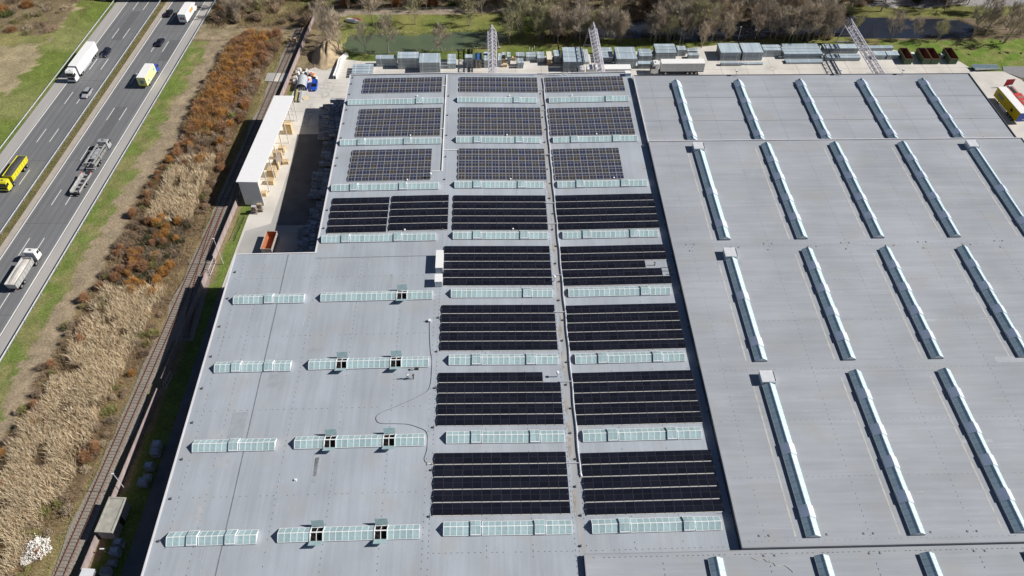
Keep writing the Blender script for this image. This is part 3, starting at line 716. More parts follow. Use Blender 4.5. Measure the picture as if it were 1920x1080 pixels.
# ------------------------------------------------------------------ skylights
W, HC, HR, PP = 2.42, 0.22, 1.02, 1.06
SL = math.hypot(W / 2, HR - HC); AN = math.atan2(HR - HC, W / 2)
def pane_mesh(name, m, p, SL): return MB().box(.035, p - .035, .05, SL - .05, 0, .02).mesh(name, m)
PM = {}
def get_pane(m, p, SL):
    k = (m.name, round(p, 3), round(SL, 3))
    if k not in PM: PM[k] = pane_mesh('pane', m, p, SL)
    return PM[k]
def skylight(label, group, loc, n, rot, pane=PANE_L, bar=BAR_W, vents=(), opened=(), p=PP, wbar=.10, HC=HC, HR=HR):
    """ridge skylight: n bays along local x, 2.42 m wide along local y"""
    t = thing('ridge_skylight', label, 'skylight', loc, 0, group, rot)
    SL = math.hypot(W / 2, HR - HC); AN = math.atan2(HR - HC, W / 2)
    Lx = n * p
    c = MB()
    c.box(0, Lx, 0, .08, -.15, HC); c.box(0, Lx, W - .08, W, -.15, HC); c.box(0, .08, .082, W - .082, -.15, HC); c.box(Lx - .08, Lx, .082, W - .082, -.15, HC)
    c.obj('curb', CURB, t)
    vs = [(v, 0) for v in vents] + [(v, 1) for v in opened]
    skip = set()
    for v, _ in vs: skip |= {v, v + 1}
    f = MB()
    f.box(0, Lx, W / 2 - .06, W / 2 + .06, HR - .015, HR + .05)                      # ridge bar
    f.box(0, Lx, -.03, .05, HC, HC + .05); f.box(0, Lx, W - .05, W + .03, HC, HC + .05)
    for i in range(n + 1):
        x = i * p
        if i in skip and (i - 1) in skip and i not in [v for v, _ in vs] : continue
        for s in (0, 1):
            y0, y1 = (0, W / 2) if s == 0 else (W, W / 2)
            q = .025
            f.hexa([(x - wbar / 2, y0, HC), (x + wbar / 2, y0, HC), (x + wbar / 2, y1, HR), (x - wbar / 2, y1, HR),
                    (x - wbar / 2, y0, HC + .06), (x + wbar / 2, y0, HC + .06), (x + wbar / 2, y1, HR + .06), (x - wbar / 2, y1, HR + .06)])
    f.obj('glazing_bars', bar, t)
    for x, nm in ((.02, 'gable'), (Lx - .02, 'gable')):
        MB().prism([(0, HC), (W, HC), (W / 2, HR)], x - .015, x + .015, 'x').obj(nm, BAR_W if bar is BAR_W else WHITE, t)
    pm = get_pane(pane, p, SL)
    for i in range(n):
        if i in skip: continue
        add('pane', pm, t, (i * p, 0, HC + .02), (AN, 0, 0))
        add('pane', pm, t, ((i + 1) * p, W, HC + .02), (AN, 0, math.pi))
    for v, op in vs:
        x0 = v * p
        if not op:
            h = MB(); up = .30 if bar is BAR_W else .22; g_ = .20 if bar is BAR_W else .0
            h.prism([(-.06, HC - .1), (W + .06, HC - .1), (W + .06, HC + up), (W / 2, HR + up), (-.06, HC + up)], x0 + g_, x0 + 2 * p - g_, 'x')
            ho = h.obj('vent_hatch', bar if bar is BAR_W else ALU_W, t)
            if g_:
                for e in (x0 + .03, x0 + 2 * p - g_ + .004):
                    MB().prism([(-.02, HC - .05), (W + .02, HC - .05), (W + .02, HC + .05), (W / 2, HR + .05), (-.02, HC + .05)], e, e + g_ - .034, 'x').obj('painted_reflection', HATCH_REFL, ho)  # added dark strips imitate reflection and shade on both hatch sides
            hp = get_pane(pane if bar is BAR_W else HATCH_R, (p - .24) if bar is BAR_W else p * .95, SL)
            q_ = p - g_ - .04
            for k in range(2):
                xa = x0 + g_ + .04 + k * q_
                add('hatch_pane', hp, ho, (xa, .0, HC + up + .012), (AN, 0, 0))
                add('hatch_pane', hp, ho, (xa + (q_ if bar is BAR_W else p * .95), W, HC + up + .012), (AN, 0, math.pi))
        else:
            h = MB()
            xa, xb = x0 + .07, x0 + 2 * p - .07
            h.box(xa, xb, .09, W - .09, .02, .06); h.box(xa, xa + .03, .09, W - .09, .061, HC + .2); h.box(xb - .03, xb, .09, W - .09, .061, HC + .2); h.box(xa + .031, xb - .031, .09, .12, .061, HC); h.box(xa + .031, xb - .031, W - .12, W - .09, .061, HC)
            ho = h.obj('vent_opening', DARK, t)
            fr = MB()
            for e in (x0 - .06, x0 + 2 * p - .06): fr.prism([(-.05, HC - .1), (W + .05, HC - .1), (W + .05, HC + .16), (W / 2, HR + .16), (-.05, HC + .16)], e, e + .12, 'x')
            fr.box(x0 + .062, x0 + 2 * p - .062, W / 2 - .09, W / 2 + .09, HR - .02, HR + .1)
            for ya, yb_ in ((.0, W / 2 - .095), (W, W / 2 + .095)):
                fr.hexa([(x0 + p - .05, ya, HC), (x0 + p + .05, ya, HC), (x0 + p + .05, yb_, HR - .05), (x0 + p - .05, yb_, HR - .05), (x0 + p - .05, ya, HC + .07), (x0 + p + .05, ya, HC + .07), (x0 + p + .05, yb_, HR + .02), (x0 + p - .05, yb_, HR + .02)])
            fr.obj('vent_frame', BAR_W, ho)
            for s in (0, 1):
                fl = MB().box(0, 2 * p, 0, SL - .15, 0, .06)
                a = math.pi - (.62 if s == 0 else 1.15)
                add('vent_flap', fl.mesh('vent_flap', pane), ho, (x0 if s == 0 else x0 + 2 * p, -.02 if s == 0 else W + .02, HC + .28), (a, 0, 0 if s == 0 else math.pi))
    return t
ROWS = [53.5 + 17.26 * k for k in range(8)]
for k in range(8):
    v = (14,) if k in (3, 7) else (4, 14)
    w_ = f'{ORD[k]} row from the bottom'
    a = -math.atan((11.2 - 11.6) / 25.3)
    skylight(f'pale green skylight just left of the gutter pipe, {w_}', 'skylights left of the gutter', (-8.49, ROWS[k], zr(-8.49)), 20, (0, a, 0), vents=v, p=21.24 / 20)
    a = -math.atan((11.6 - 11.2) / 25.7)
    skylight(f'pale green skylight between gutter pipe and right hall, {w_}', 'skylights right of the gutter', (16.19, ROWS[k], zr(16.19)), 20, (0, a, 0), vents=v, p=21.47 / 20)
aL = -math.atan((11.6 - 11.2) / 27.6); aLL = -math.atan((11.6 - 10.95) / 45.2)
for k in range(4):
    w_ = ORD[k]
    skylight(f'pale green skylight reaching the roof edge above the yard, {w_} from the bottom', 'skylights at the yard edge', (-37.75, ROWS[4 + k] - .35, zr(-37.75)), 24, (0, aL, 0), vents=(17,) if k == 3 else (4, 15), p=25.4 / 24)
    ov = (5, 15) if k < 3 else (15,)
    skylight(f'skylight with opened vent flaps on the left hall, {w_} from the bottom', 'skylights with opened vents', (-35.6, ROWS[k] - .35, zr(-35.6)), 22, (0, aLL, 0), opened=ov, p=23.15 / 22)
    skylight(f'short skylight with closed vents, far left of the left hall, {w_} from the bottom', 'short skylights of the left hall', (-53.7, ROWS[k] - .5, zr(-53.7)), 14, (0, aLL, 0), vents=(3, 9) if k in (0, 2) else (6,), p=14.6 / 14)
HOODS = []
def rsky(label, group, x, y0, y1, z, offs, hood=False):
    """skylight running along world y; x = left edge"""
    n = round((y1 - y0) / 1.08); p = (y1 - y0) / n
    skylight(label, group, (x + W, y0, z), n, (0, 0, math.pi / 2), PANE_R, BAR_G, vents=tuple(int(round(o / p)) for o in offs), p=p, wbar=.05, HC=.40, HR=1.20)
    for s in range(3 + len(offs)): pass
colw = ['leftmost', 'second', 'third', 'fourth', 'fifth', 'sixth']
for rname, y0, y1, n in (('front', 51.35, 83.9, 3), ('middle', 86.8, 116.6, 5), ('rear', 120.1, 153.5, 5)):
    L_ = y1 - y0
    for i in range(n):
        x = 50.88 + 17.36 * i
        hood = i == 0 or (rname == 'rear' and i == 4)
        offs = (2.9, 14.8) if hood else tuple(q * L_ / 32.6 for q in (4.9, 11.6, 19.0, 25.6))
        lab = f'long ridge skylight, {colw[i]} in the {rname} row of the right hall'
        rsky(lab, 'long skylights of the right hall', x, y0, y1 - (2.7 if hood else 0), ZR, offs)
        wm = MB().quad((x - 1.75, y0 + .3, ZR + .006), (x - 1.45, y0 + .3, ZR + .006), (x - 1.45, y1 - 1, ZR + .006), (x - 1.75, y1 - 1, ZR + .006)).obj('worn_strip', WORN, hr)
        if hood: HOODS.append((x - .1, y1 - 2.55, ZR, rname, colw[i]))
for i in range(5):
    rsky(f'teal ridge skylight on the rear hall, {colw[i]} of five beside the yard', 'skylights of the rear hall', 50.3 + 17.22 * i, 155.75, 181.9, ZB, (.9, 8.1, 15.4, 23.0))
for i in range(4):
    rsky(f'skylight end poking in at the bottom edge of the picture, {colw[i]} of four', 'skylights at the bottom edge', 34.25 + 17.3 * i, 26.0, 48.5, ZF, ())
for x, y, z, rn, cw in HOODS:
    t = thing('vent_hood', f'square aluminium hood ending the {cw} skylight of the {rn} row', 'vent hood', (x, y, z), 0, 'vent hoods')
    MB().box(0, 2.65, 0, 2.5, 0, 1.15).obj('hood_base', ALU_W, t)
    MB().box(-.12, 2.45, -.1, 2.6, 1.152, 1.32, tx=.05, ty=.05).obj('hood_lid', ALU_W, t)
    MB().box(2.47, 2.62, .1, 2.4, 1.152, 1.2).obj('hood_slot', DARK, t)

# ------------------------------------------------------------------ solar arrays
MW, MH, TILT = 1.64, 1.065, R(10.0)
def module_mesh(kind):
    b = MB()
    b.box(0, MW, 0, MH, 0, .035, 0)
    if kind == 'k':
        b.box(.014, MW - .014, .014, MH - .014, .0352, .037, 1)
        return b.mesh('solar_module', [PV_KF, PV_K])
    for i in range(2):
        x0 = .035 + i * (MW / 2 - .008); b.box(x0, x0 + MW / 2 - .055, .04, MH - .04, .0352, .038, 1)
    return b.mesh('solar_module', [PV_BF, PV_B])
MOD = {'k': module_mesh('k'), 'b': module_mesh('b')}
clampm = MB().box(-.03, .03, -.03, .03, 0, .07).mesh('clamp', CLAMP)
def array(label, x0, y0, cols, rows, kind, pitch, gap=.02, cut=None):
    """tents of two module rows back to back; rows counted from the near side"""
    s = (zr(x0 + 5) - zr(x0 + .5)) / 4.5
    t = thing('solar_array', label, 'solar array', (x0, y0, zr(x0) + .06), 0, 'solar arrays on the middle hall', (0, -math.atan(s), 0))
    dy = MH * math.cos(TILT); dz = MH * math.sin(TILT)
    rb = MB()
    for r in range(rows):
        n = cols - (cut or {}).get(r, 0)
        yb = r * pitch
        for c in range(n):
            x = c * (MW + gap)
            add('solar_module', MOD[kind], t, (x, yb, .08), (TILT + rng.gauss(0, .006), rng.gauss(0, .003), 0))
            add('solar_module', MOD[kind], t, (x + MW, yb + 2 * dy + .03, .08), (TILT + rng.gauss(0, .006), rng.gauss(0, .003), math.pi))
        for c in range(n + 1):
            x = c * (MW + gap) - gap / 2
            wv = .03 if kind == 'k' else .055
            for a, b_ in (((yb - .04), yb + dy), ((yb + 2 * dy + .07), yb + dy + .03)):
                rb.hexa([(x - wv, a, .04), (x + wv, a, .04), (x + wv, b_, .04 + dz), (x - wv, b_, .04 + dz), (x - wv, a, .125), (x + wv, a, .125), (x + wv, b_, .125 + dz), (x - wv, b_, .125 + dz)] if kind == 'b' else
                        [(x - .012, a, .04), (x + .012, a, .04), (x + .012, b_, .04 + dz), (x - .012, b_, .04 + dz), (x - .012, a, .121), (x + .012, a, .121), (x + .012, b_, .121 + dz), (x - .012, b_, .121 + dz)], 1 if kind == 'k' else 0)
            if kind == 'k': rb.box(x - .05, x + .05, yb - .10, yb - .02, .0, .10, 1); rb.box(x - .02, x + .02, yb + dy - .01, yb + dy + .04, dz + .09, dz + .13, 1)
        xe = n * (MW + gap)
        rb.box(-.02, xe, yb - .09 - .05, yb - .09 + .05, 0, .05)
    o = rb.obj('support_rails', [CLAMP, PV_KF] if kind == 'k' else PV_BF, t); stuff(o)
    return t
AR = []
for nm, x0, y0, cols, rows, kind, cut, desc in (
    ('M8', -10.45, 57.2, 14, 5, 'k', None, 'black solar array left of the gutter, lowest of its column'),
    ('M7', -10.35, 74.55, 14, 5, 'k', {4: 2}, 'black solar array left of the gutter with a shorter top row beside a roof vent'),
    ('M6', -10.3, 91.6, 14, 5, 'k', None, 'black solar array left of the gutter, third from the bottom'),
    ('M5', -10.3, 108.75, 14, 5, 'k', None, 'black solar array left of the gutter beside the two white air units'),
    ('M4', -8.6, 125.55, 13, 5, 'k', None, 'black solar array left of the gutter, top one of the black ones'),
    ('L4a', -37.0, 125.35, 8, 5, 'k', None, 'small black solar array at the left roof edge above the yard'),
    ('L4b', -23.1, 125.7, 8, 5, 'k', None, 'small black solar array, right one of the pair near the roof edge'),
    ('R8', 15.5, 56.85, 14, 5, 'k', None, 'black solar array right of the gutter, lowest of its column'),
    ('R7', 15.3, 74.25, 14, 5, 'k', None, 'black solar array right of the gutter, second from the bottom'),
    ('R6', 15.2, 91.3, 14, 5, 'k', None, 'black solar array right of the gutter, third from the bottom'),
    ('R5', 15.3, 108.5, 14, 5, 'k', {1: 1, 2: 3}, 'black solar array right of the gutter with a notch around three black pipes'),
    ('R4', 15.3, 125.5, 14, 5, 'k', None, 'black solar array right of the gutter, top one of the black ones'),
    ('M3', -7.75, 143.0, 13, 5, 'b', None, 'blue solar array with silver frames left of the gutter, lowest blue one'),
    ('M2', -7.9, 160.4, 13, 5, 'b', None, 'blue solar array with silver frames left of the gutter, middle blue one'),
    ('M1', -8.05, 179.4, 13, 3, 'b', None, 'three-row blue solar array left of the gutter at the rear roof edge'),
    ('L3', -34.3, 143.05, 12, 5, 'b', None, 'blue solar array near the left roof edge with a small pole at its corner'),
    ('L2', -34.2, 160.25, 13, 5, 'b', None, 'five-row blue solar array near the left roof edge, middle blue one'),
    ('L1', -34.4, 179.4, 13, 3, 'b', None, 'three-row blue solar array at the rear left roof corner'),
    ('R3', 15.8, 142.8, 10, 5, 'b', None, 'narrower blue solar array right of the gutter with free roof beside it'),
    ('R2', 15.8, 160.1, 13, 5, 'b', None, 'blue solar array right of the gutter, middle blue one'),
    ('R1', 15.65, 179.35, 13, 3, 'b', None, 'three-row blue solar array right of the gutter at the rear roof edge')):
    array(desc, x0, y0, cols, rows, kind, 2.385 if kind == 'k' else 2.42, .021 if kind == 'k' else .0, cut) if kind == 'k' else array(desc, x0, y0, cols, rows, kind, 2.42, .012 if nm[0] != 'R' else .03, cut)

# ------------------------------------------------------------------ ducts, trays and units on the roof
def run(t, name, pts, r, m, k=8):
    b = MB()
    for a, c in zip(pts[:-1], pts[1:]): b.tube(a, c, r, r, k)
    return b.obj(name, m, t, smooth=False)
SILV = mat('silver duct wrap', (0.74, 0.75, 0.78), .35, .35, var=.12, scale=2.5)
t = thing('cable_duct', 'long silver wrapped cable duct along the gutter with cross branches', 'duct', (0, 0, 0))
pts = [(15.12 + .06 * math.sin(y * .7), y, 11.42) for y in np.arange(64.6, 187.2, 1.6)]
run(t, 'duct', pts, .16, SILV)
run(t, 'duct_end', [(15.12, 64.6, 11.42), (15.3, 63.9, 11.3)], .2, SILV)
for y in (66.6, 84.0, 101.3, 111.6, 127.6, 134.6, 152.6, 171.0, 180.2): run(t, 'cross_branch', [(12.7, y, 11.38), (15.1, y, 11.40)], .10, SILV, 6)
t = thing('cable_tray', 'white cable tray on the roof ridge left of the first blue arrays', 'cable tray', (0, 0, 0))
xr = -11.75
MB().box(xr - .13, xr + .13, 146.0, 187.6, zr(xr) + .04, zr(xr) + .18).obj('tray', WHITE, t)
MB().box(xr - .34, xr - .22, 146.0, 186.0, zr(xr) + .01, zr(xr) + .10).obj('cable', CHASS, t)
for y, x0, x1 in ((182.3, -13.0, xr - .13), (163.0, -12.8, xr - .13), (154.3, xr + .13, -7.9), (146.1, -14.3, xr - .13)):
    MB().box(x0, x1, y - .11, y + .11, zr(x0) + .05, zr(x0) + .19).obj('tray_branch', WHITE, t)
MB().box(-11.6, 13.5, 187.5, 187.68, 11.75, 11.87).obj('tray_branch', WHITE, t)
for i, (y0, y1, lab) in enumerate(((112.4, 117.6, 'larger white air handling unit beside the black solar array'), (108.4, 110.6, 'smaller white air handling unit in front of the larger one'))):
    t = thing('air_unit', lab, 'air unit', (-11.95, y0, zr(-11.95)))
    h = 1.72
    MB().box(0, 1.55, 0, y1 - y0, .1, h).obj('casing', WHITE, t)
    MB().box(-.04, 1.59, -.04, y1 - y0 + .04, h + .002, h + .05).obj('lid', WHITE, t)
    for q in (.18, .85): MB().box(q, q + .55, -.03, -.004, .25, h - .2).obj('side_panel', GALV, t)
    for q in (.1, 1.2):
        MB().box(q, q + .2, .2, y1 - y0 - .2, -.05, .098).obj('skid', CHASS, t)
def small(name, label, cat, group, places, build):
    first = True
    for i, p in enumerate(places):
        t = thing(name, label[i] if isinstance(label, list) else label, cat, p, 0, group)
        build(t)
capm = MB().tube((0, 0, 0), (0, 0, .35), .10, .10, 8).tube((0, 0, .36), (0, 0, .46), .24, .10, 8)
capme = capm.mesh('vent_cap', BAR_W); dring = MB().tube((0, 0, -.02), (0, 0, .05), .22, .19, 10).mesh('drain_ring', FASTEN); dgr = MB().tube((0, 0, .052), (0, 0, .12), .13, .05, 8).mesh('drain_strainer', ALU)
def mk_cap(t): add('vent_cap', capme, t)
def mk_drain(t): add('drain_ring', dring, t); add('drain_strainer', dgr, t)
pl = [(x, ROWS[k] + 3.2, zr(x)) for k, xs in ((4, (-19.5, 5.0)), (5, (-20.0, 4.9, 30.0)), (6, (-20.3, 4.4, 27.5)), (7, (-19.5, 5.5, 22.5))) for x in xs]
small('roof_vent', [f'small white vent behind the {"yard-edge" if x < -12 else ("middle" if x < 14 else "right-hand")} skylight, {ORD[round((y - 3.2 - 53.5) / 17.26)]} row from the bottom' for x, y, z in pl], 'roof vent', 'mushroom vents behind the skylights', pl, mk_cap)
pl = []
for i in range(6):
    x = 52.1 + 17.36 * i
    pl += [(x - 8.0 + d, 118.0 + e, ZR) for d, e in ((-.9, .9), (.9, .9), (-.4, -1.0))] + [(x + 1.2 + d, 117.9, ZR) for d in (-.4, 1.4)]
for i in range(4):
    x = 52.1 + 17.36 * i
    pl += [(x - 8 + d, 51.9, ZR) for d in (-.8, .8)] + [(x + d, 51.9, ZR) for d in (.8, 2.4)] + [(x - 8 + d, 48.9, ZF) for d in (-.6, 1.2)]
small('roof_drain', 'dark roof drain ring by the seams of the right hall', 'roof drain', 'roof drains', [p for p in pl if p[0] < 134], mk_drain)
smallbox = MB().box(-.12, .12, -.2, .2, 0, .28).mesh('anchor_block', FASTEN); anp = MB().tube((0, 0, .28), (0, 0, .55), .03, .03, 6).mesh('anchor_post', ALU)
def mk_anchor(t): add('anchor_block', smallbox, t); add('anchor_post', anp, t)
pl = [(-55.2, y, zr(-55.2)) for y in np.arange(54, 118, 7.5)] + [(-37.9, y, zr(-37.9)) for y in (127, 133, 141.8, 149, 152, 160, 166, 172, 179, 184, 187)]
small('roof_anchor', [f'small dark anchor post near the left roof edge, {ORD[i]} from the bottom' for i in range(len(pl))], 'roof anchor', 'anchor posts along the left roof edge', pl, mk_anchor)
pl = [(-10.95, 57.0 + 8.6 * k, zr(-10.95)) for k in range(15)]
small('roof_anchor', [f'small anchor post on the ridge left of the solar arrays, {ORD[i]} from the bottom' for i in range(15)], 'roof anchor', 'anchor posts along the ridge', pl, mk_anchor)
pl = [(14.05 + .5 * (k % 2), 51.5 + 5.3 * k, zr(14.2)) for k in range(25)]
small('roof_anchor', [f'small dark anchor post in the sandy gutter, {ORD[i]} from the bottom' for i in range(25)], 'roof anchor', 'anchor posts in the gutter', pl, mk_anchor)
# wall ladders / snow poles on the step to the right hall
pole = MB().tube((0, 0, 0), (-.25, 0, 1.5), .035, .035, 6).mesh('pole', ALU)
for k in range(13):
    t = thing('step_bracket', f'thin metal bracket on the shaded step of the right hall, {ORD[k]} from the bottom', 'bracket', (39.75, 56.5 + 10.0 * k, zr(39.7)), 0, 'brackets along the step'); add('pole', pole, t); MB().box(-.1, .1, -.08, .08, 0, .1).obj('foot', CHASS, t)
# pipes in the notch
for i, (x, y, h) in enumerate(((35.6, 114.0, .9), (38.6, 113.2, 1.0), (38.75, 112.2, 1.0), (38.9, 111.2, .6))):
    t = thing('vent_pipe', f'black vent pipe beside the notched solar array, {ORD[i]} of four', 'vent pipe', (x, y, zr(x)), 0, 'black vent pipes')
    MB().tube((0, 0, 0), (0, 0, h), .09, .09, 8).tube((0, 0, h), (-.35, 0, h + .08), .09, .09, 8).obj('pipe', CHASS, t)
    MB().tube((0, 0, -.02), (0, 0, .08), .2, .14, 10).obj('collar', FASTEN, t)
# weather head pipes with silver caps
for i, (x, y, lab) in enumerate(((12.4, 85.2, 'silver capped roof pipe beside the shorter solar row'), (13.4, 110.0, 'silver capped roof pipe beside the gutter by a black array'), (-14.3, 143.6, 'thin white pole at the corner of a blue array'))):
    t = thing('roof_pipe', lab, 'roof pipe', (x, y, zr(x)))
    MB().tube((0, 0, 0), (0, 0, 1.5), .10, .10, 8).obj('pipe', ALU, t); MB().tube((0, 0, 1.5), (0, 0, 1.75), .3, .18, 10).obj('cap', BAR_W, t)
t = thing('roof_box', 'small pale cabinet on the rear corner of the middle hall', 'cabinet', (38.2, 186.3, zr(38.2)))
MB().box(0, 1.5, 0, 1.3, 0, 1.0).obj('casing', mat('pale blue casing', (.5, .6, .68), .5), t); MB().box(-.05, 1.55, -.05, 1.35, 1.002, 1.06).obj('lid', WHITE, t)
t = thing('tray_bundle', 'tangle of white conduit along the rear edge beside the gutter', 'conduit', (0, 0, 0))
for i in range(7):
    x = 15 + i * 1.1
    run(t, 'conduit', [(x, 187.6 + rng.uniform(-.3, .3), 11.4), (x + 1.4, 187.6 + rng.uniform(-.3, .3), 11.6), (x + 2.2, 187.5, 11.4)], .07, WHITE, 6)
# three white hoists where the gantry rails meet the rear hall
for i, x in enumerate((69.0, 98.2, 116.0)):
    t = thing('floodlight', f'white floodlight on a bracket at the rear roof edge, {ORD[i]} from the left', 'floodlight', (x, 185.0, ZB), 0, 'floodlights on the rear roof edge')
    MB().tube((0, 0, 0), (0, .3, 1.4), .05, .05, 6).tube((.25, -.3, 0), (0, .2, .9), .035, .035, 6).obj('bracket', ALU, t)
    MB().box(-.28, .28, .05, .6, 1.3, 1.75).obj('lamp_head', WHITE, t)
# hose and cable
def curve_tube(name, label, cat, pts, r, m):
    P = [Vector(p) for p in pts]; out = []
    for i in range(len(P) - 1):
        p0 = P[max(i - 1, 0)]; p1 = P[i]; p2 = P[i + 1]; p3 = P[min(i + 2, len(P) - 1)]
        for k in range(6):
            s = k / 6
            out.append(.5 * ((2 * p1) + (p2 - p0) * s + (2 * p0 - 5 * p1 + 4 * p2 - p3) * s * s + (3 * p1 - p0 - 3 * p2 + p3) * s ** 3))
    out.append(P[-1])
    b = MB()
    for a, c in zip(out[:-1], out[1:]): b.tube(a, c, r, r, 6, cap=False)
    return tag(b.obj(name, m), label, cat)
HOSE = mat('grey hose', (0.21, 0.22, 0.235), .6, var=.15)
curve_tube('hose', 'long grey hose winding across the bare left roof', 'hose', [(x, y, zr(x) + .07) for x, y in ((-12.7, 98.9), (-12.55, 95.5), (-12.2, 91.5), (-11.85, 88.9), (-12.0, 83.1), (-13.9, 81.1), (-17.7, 79.1), (-20.8, 77.6), (-21.6, 76.5), (-20.8, 75.4), (-17.9, 75.2), (-15.7, 75.0), (-14, 74.4), (-12.2, 73.3), (-11.9, 70.9), (-12.0, 69.2), (-12.3, 67.8), (-11.8, 67.0), (-11.1, 66.85))], .05, HOSE)
curve_tube('cable', 'pale loose cable curling on the front hall roof', 'cable', [(x, y, ZF + .05) for x, y in ((41.5, 48.6), (42.4, 48.2), (43.3, 48.4), (43.9, 47.9), (44.8, 47.7), (45.1, 47.2), (46.4, 47.3), (47.2, 46.6), (47.6, 46.1))], .05, mat('pale cable', (.5, .48, .44), .7))
t = thing('hose_valve', 'white valve fitting at the upper end of the hose', 'valve', (-12.7, 99.1, zr(-12.7))); MB().box(-.25, .25, -.3, .3, 0, .5).obj('valve_box', WHITE, t); MB().tube((-.25, 0, .3), (-.9, 0, .25), .08, .08, 6).obj('handle', CHASS, t)
t = thing('hose_valve', 'white coupling at the lower end of the hose', 'valve', (-10.95, 66.8, zr(-11))); MB().tube((-.8, 0, .1), (0, 0, .12), .1, .1, 6).obj('valve_box', WHITE, t); MB().box(-.05, .15, -.15, .15, 0, .3).obj('handle', BATTEN, t)
for i, (x, y) in enumerate(((-15.6, 87.2), (-14.7, 87.3))):
    t = thing('tool_bag', ('grey' if i == 0 else 'dark') + ' tool bag beside the skylight near the two people', 'tool bag', (x, y, zr(x)))
    MB().box(-.35, .35, -.25, .25, 0, .4, tx=.06, ty=.06).obj('bag_body', MESHC if i == 0 else CHASS, t); MB().tube((-.2, 0, .4), (.2, 0, .5), .03, .03, 5).obj('bag_handle', CHASS, t)
tag(MB().box(-.2, .2, -.2, .2, 0, .3, tx=.05, ty=.05).obj('roof_marker', WHITE, loc=(-34.5, 64.4, zr(-34.5))), 'single small white block lying on the bare left roof', 'marker')

# ------------------------------------------------------------------ two people
def person(label, loc, rotz, shirt, trousers, lean=0.0):
    J = [(0, 0, .98), (0, 0, 1.18), (0, .02, 1.42), (0, .03, 1.53), (0, .04, 1.63), (0, .05, 1.74),
         (.20, 0, 1.42), (.27, .05, 1.15), (.22, .22, .98), (-.20, 0, 1.42), (-.27, .05, 1.15), (-.22, .22, .98),
         (.10, 0, .92), (.12, .06, .50), (.12, 0, .09), (.13, .17, .04), (-.10, 0, .92), (-.13, -.03, .50), (-.14, -.08, .09), (-.15, .09, .04)]
    E_ = [(0, 1), (1, 2), (2, 3), (3, 4), (4, 5), (2, 6), (6, 7), (7, 8), (2, 9), (9, 10), (10, 11), (0, 12), (12, 13), (13, 14), (14, 15), (0, 16), (16, 17), (17, 18), (18, 19)]
    rad = [.15, .14, .15, .065, .09, .085, .075, .055, .045, .075, .055, .045, .095, .07, .05, .04, .095, .07, .05, .04]
    me = bpy.data.meshes.new('person'); me.from_pydata(J, E_, [])
    o = bpy.data.objects.new('person', me); C.objects.link(o)
    md = o.modifiers.new('s', 'SKIN')
    for i, r in enumerate(rad): me.skin_vertices[0].data[i].radius = (r, r * .85)
    me.skin_vertices[0].data[0].use_root = True
    o.modifiers.new('u', 'SUBSURF').levels = 1
    dg = bpy.context.evaluated_depsgraph_get()
    nm = bpy.data.meshes.new_from_object(o.evaluated_get(dg))
    bpy.data.objects.remove(o)
    nm.materials.clear()
    for m in (SKIN, shirt, trousers, CHASS): nm.materials.append(m)
    for p in nm.polygons:
        z = p.center.z; x = abs(p.center.x)
        p.material_index = 3 if z < .1 else (2 if z < 1.0 and x < .2 else (0 if z > 1.5 or (x > .2 and z < 1.12) else 1)) if z < 1.70 else 3
        p.use_smooth = True
    r = add('person', nm, None, loc, (0, 0, rotz))
    tag(r, label, 'person')
person('person in a white shirt and dark trousers standing on the left roof', (-16.3, 85.1, zr(-16.3)), .4, WHITE, CHASS)
person('person in dark clothes standing right of the one in white', (-15.2, 85.1, zr(-15.2)), -2.2, mat('dark jacket', (.05, .05, .055), .8), CHASS)

# ------------------------------------------------------------------ boundary fence of pink concrete panels
FLINE = lambda y: -71.55 + 0.0735 * (y - 50.0)
panelm = MB().box(-.06, .06, .06, 2.44, 0, 1.75).box(-.075, .075, .0, 2.5, 1.752, 1.85).mesh('fence_panel', PINKWALL)
postm = MB().box(-.1, .1, -.07, .07, 0, 1.95).mesh('fence_post', PINKWALL)
def fence(label, y0, y1):
    t = thing('panel_fence', label, 'fence', (FLINE(y0), y0, 0), -math.atan(.0735))
    n = int((y1 - y0) / 2.5)
    for i in range(n): add('fence_panel', panelm, t, (0, i * 2.5, 0))
    for i in range(n + 1): add('fence_post', postm, t, (0, i * 2.5, 0))
fence('low pink concrete fence in front of the siding gate, beside the left hall', 48, 91)
fence('pink concrete fence section in the shadow of the left hall', 93, 123)
fence('pink concrete fence between the white canopy and the siding gate', 128, 150)
fence('pink concrete fence behind the white canopy running up past the soil heap', 150.2, 241)
t = thing('siding_gate', 'pink steel lattice gate standing open at the siding', 'gate', (-65.7, 123.2, 0), -math.atan(.0735))
b = MB()
for z in (.2, 1.9): b.box(-.06, .06, 0, 4.6, z - .06, z + .06)
b.obj('gate_rail', mat('pale pink gate paint', (.66, .55, .56), .6), t)
for i in range(6): MB().box(-.05, .05, i * .9, i * .9 + .09, 0.262, 1.838).obj('gate_bar', MATS['pale pink gate paint'], t)
t = thing('siding_gate', 'long thin steel gate leaning in the shade by the fence', 'gate', (-67.6, 91.3, 0), -.15)
b = MB(); b.box(-.04, .04, 0, 3.6, 1.7, 1.8); b.box(-.04, .04, 0, 3.6, .2, .3); b.obj('gate_rail', MATS['pale pink gate paint'], t)
for i in range(5): MB().box(-.03, .03, i * .85, i * .85 + .08, .302, 1.698).obj('gate_bar', MATS['pale pink gate paint'], t)
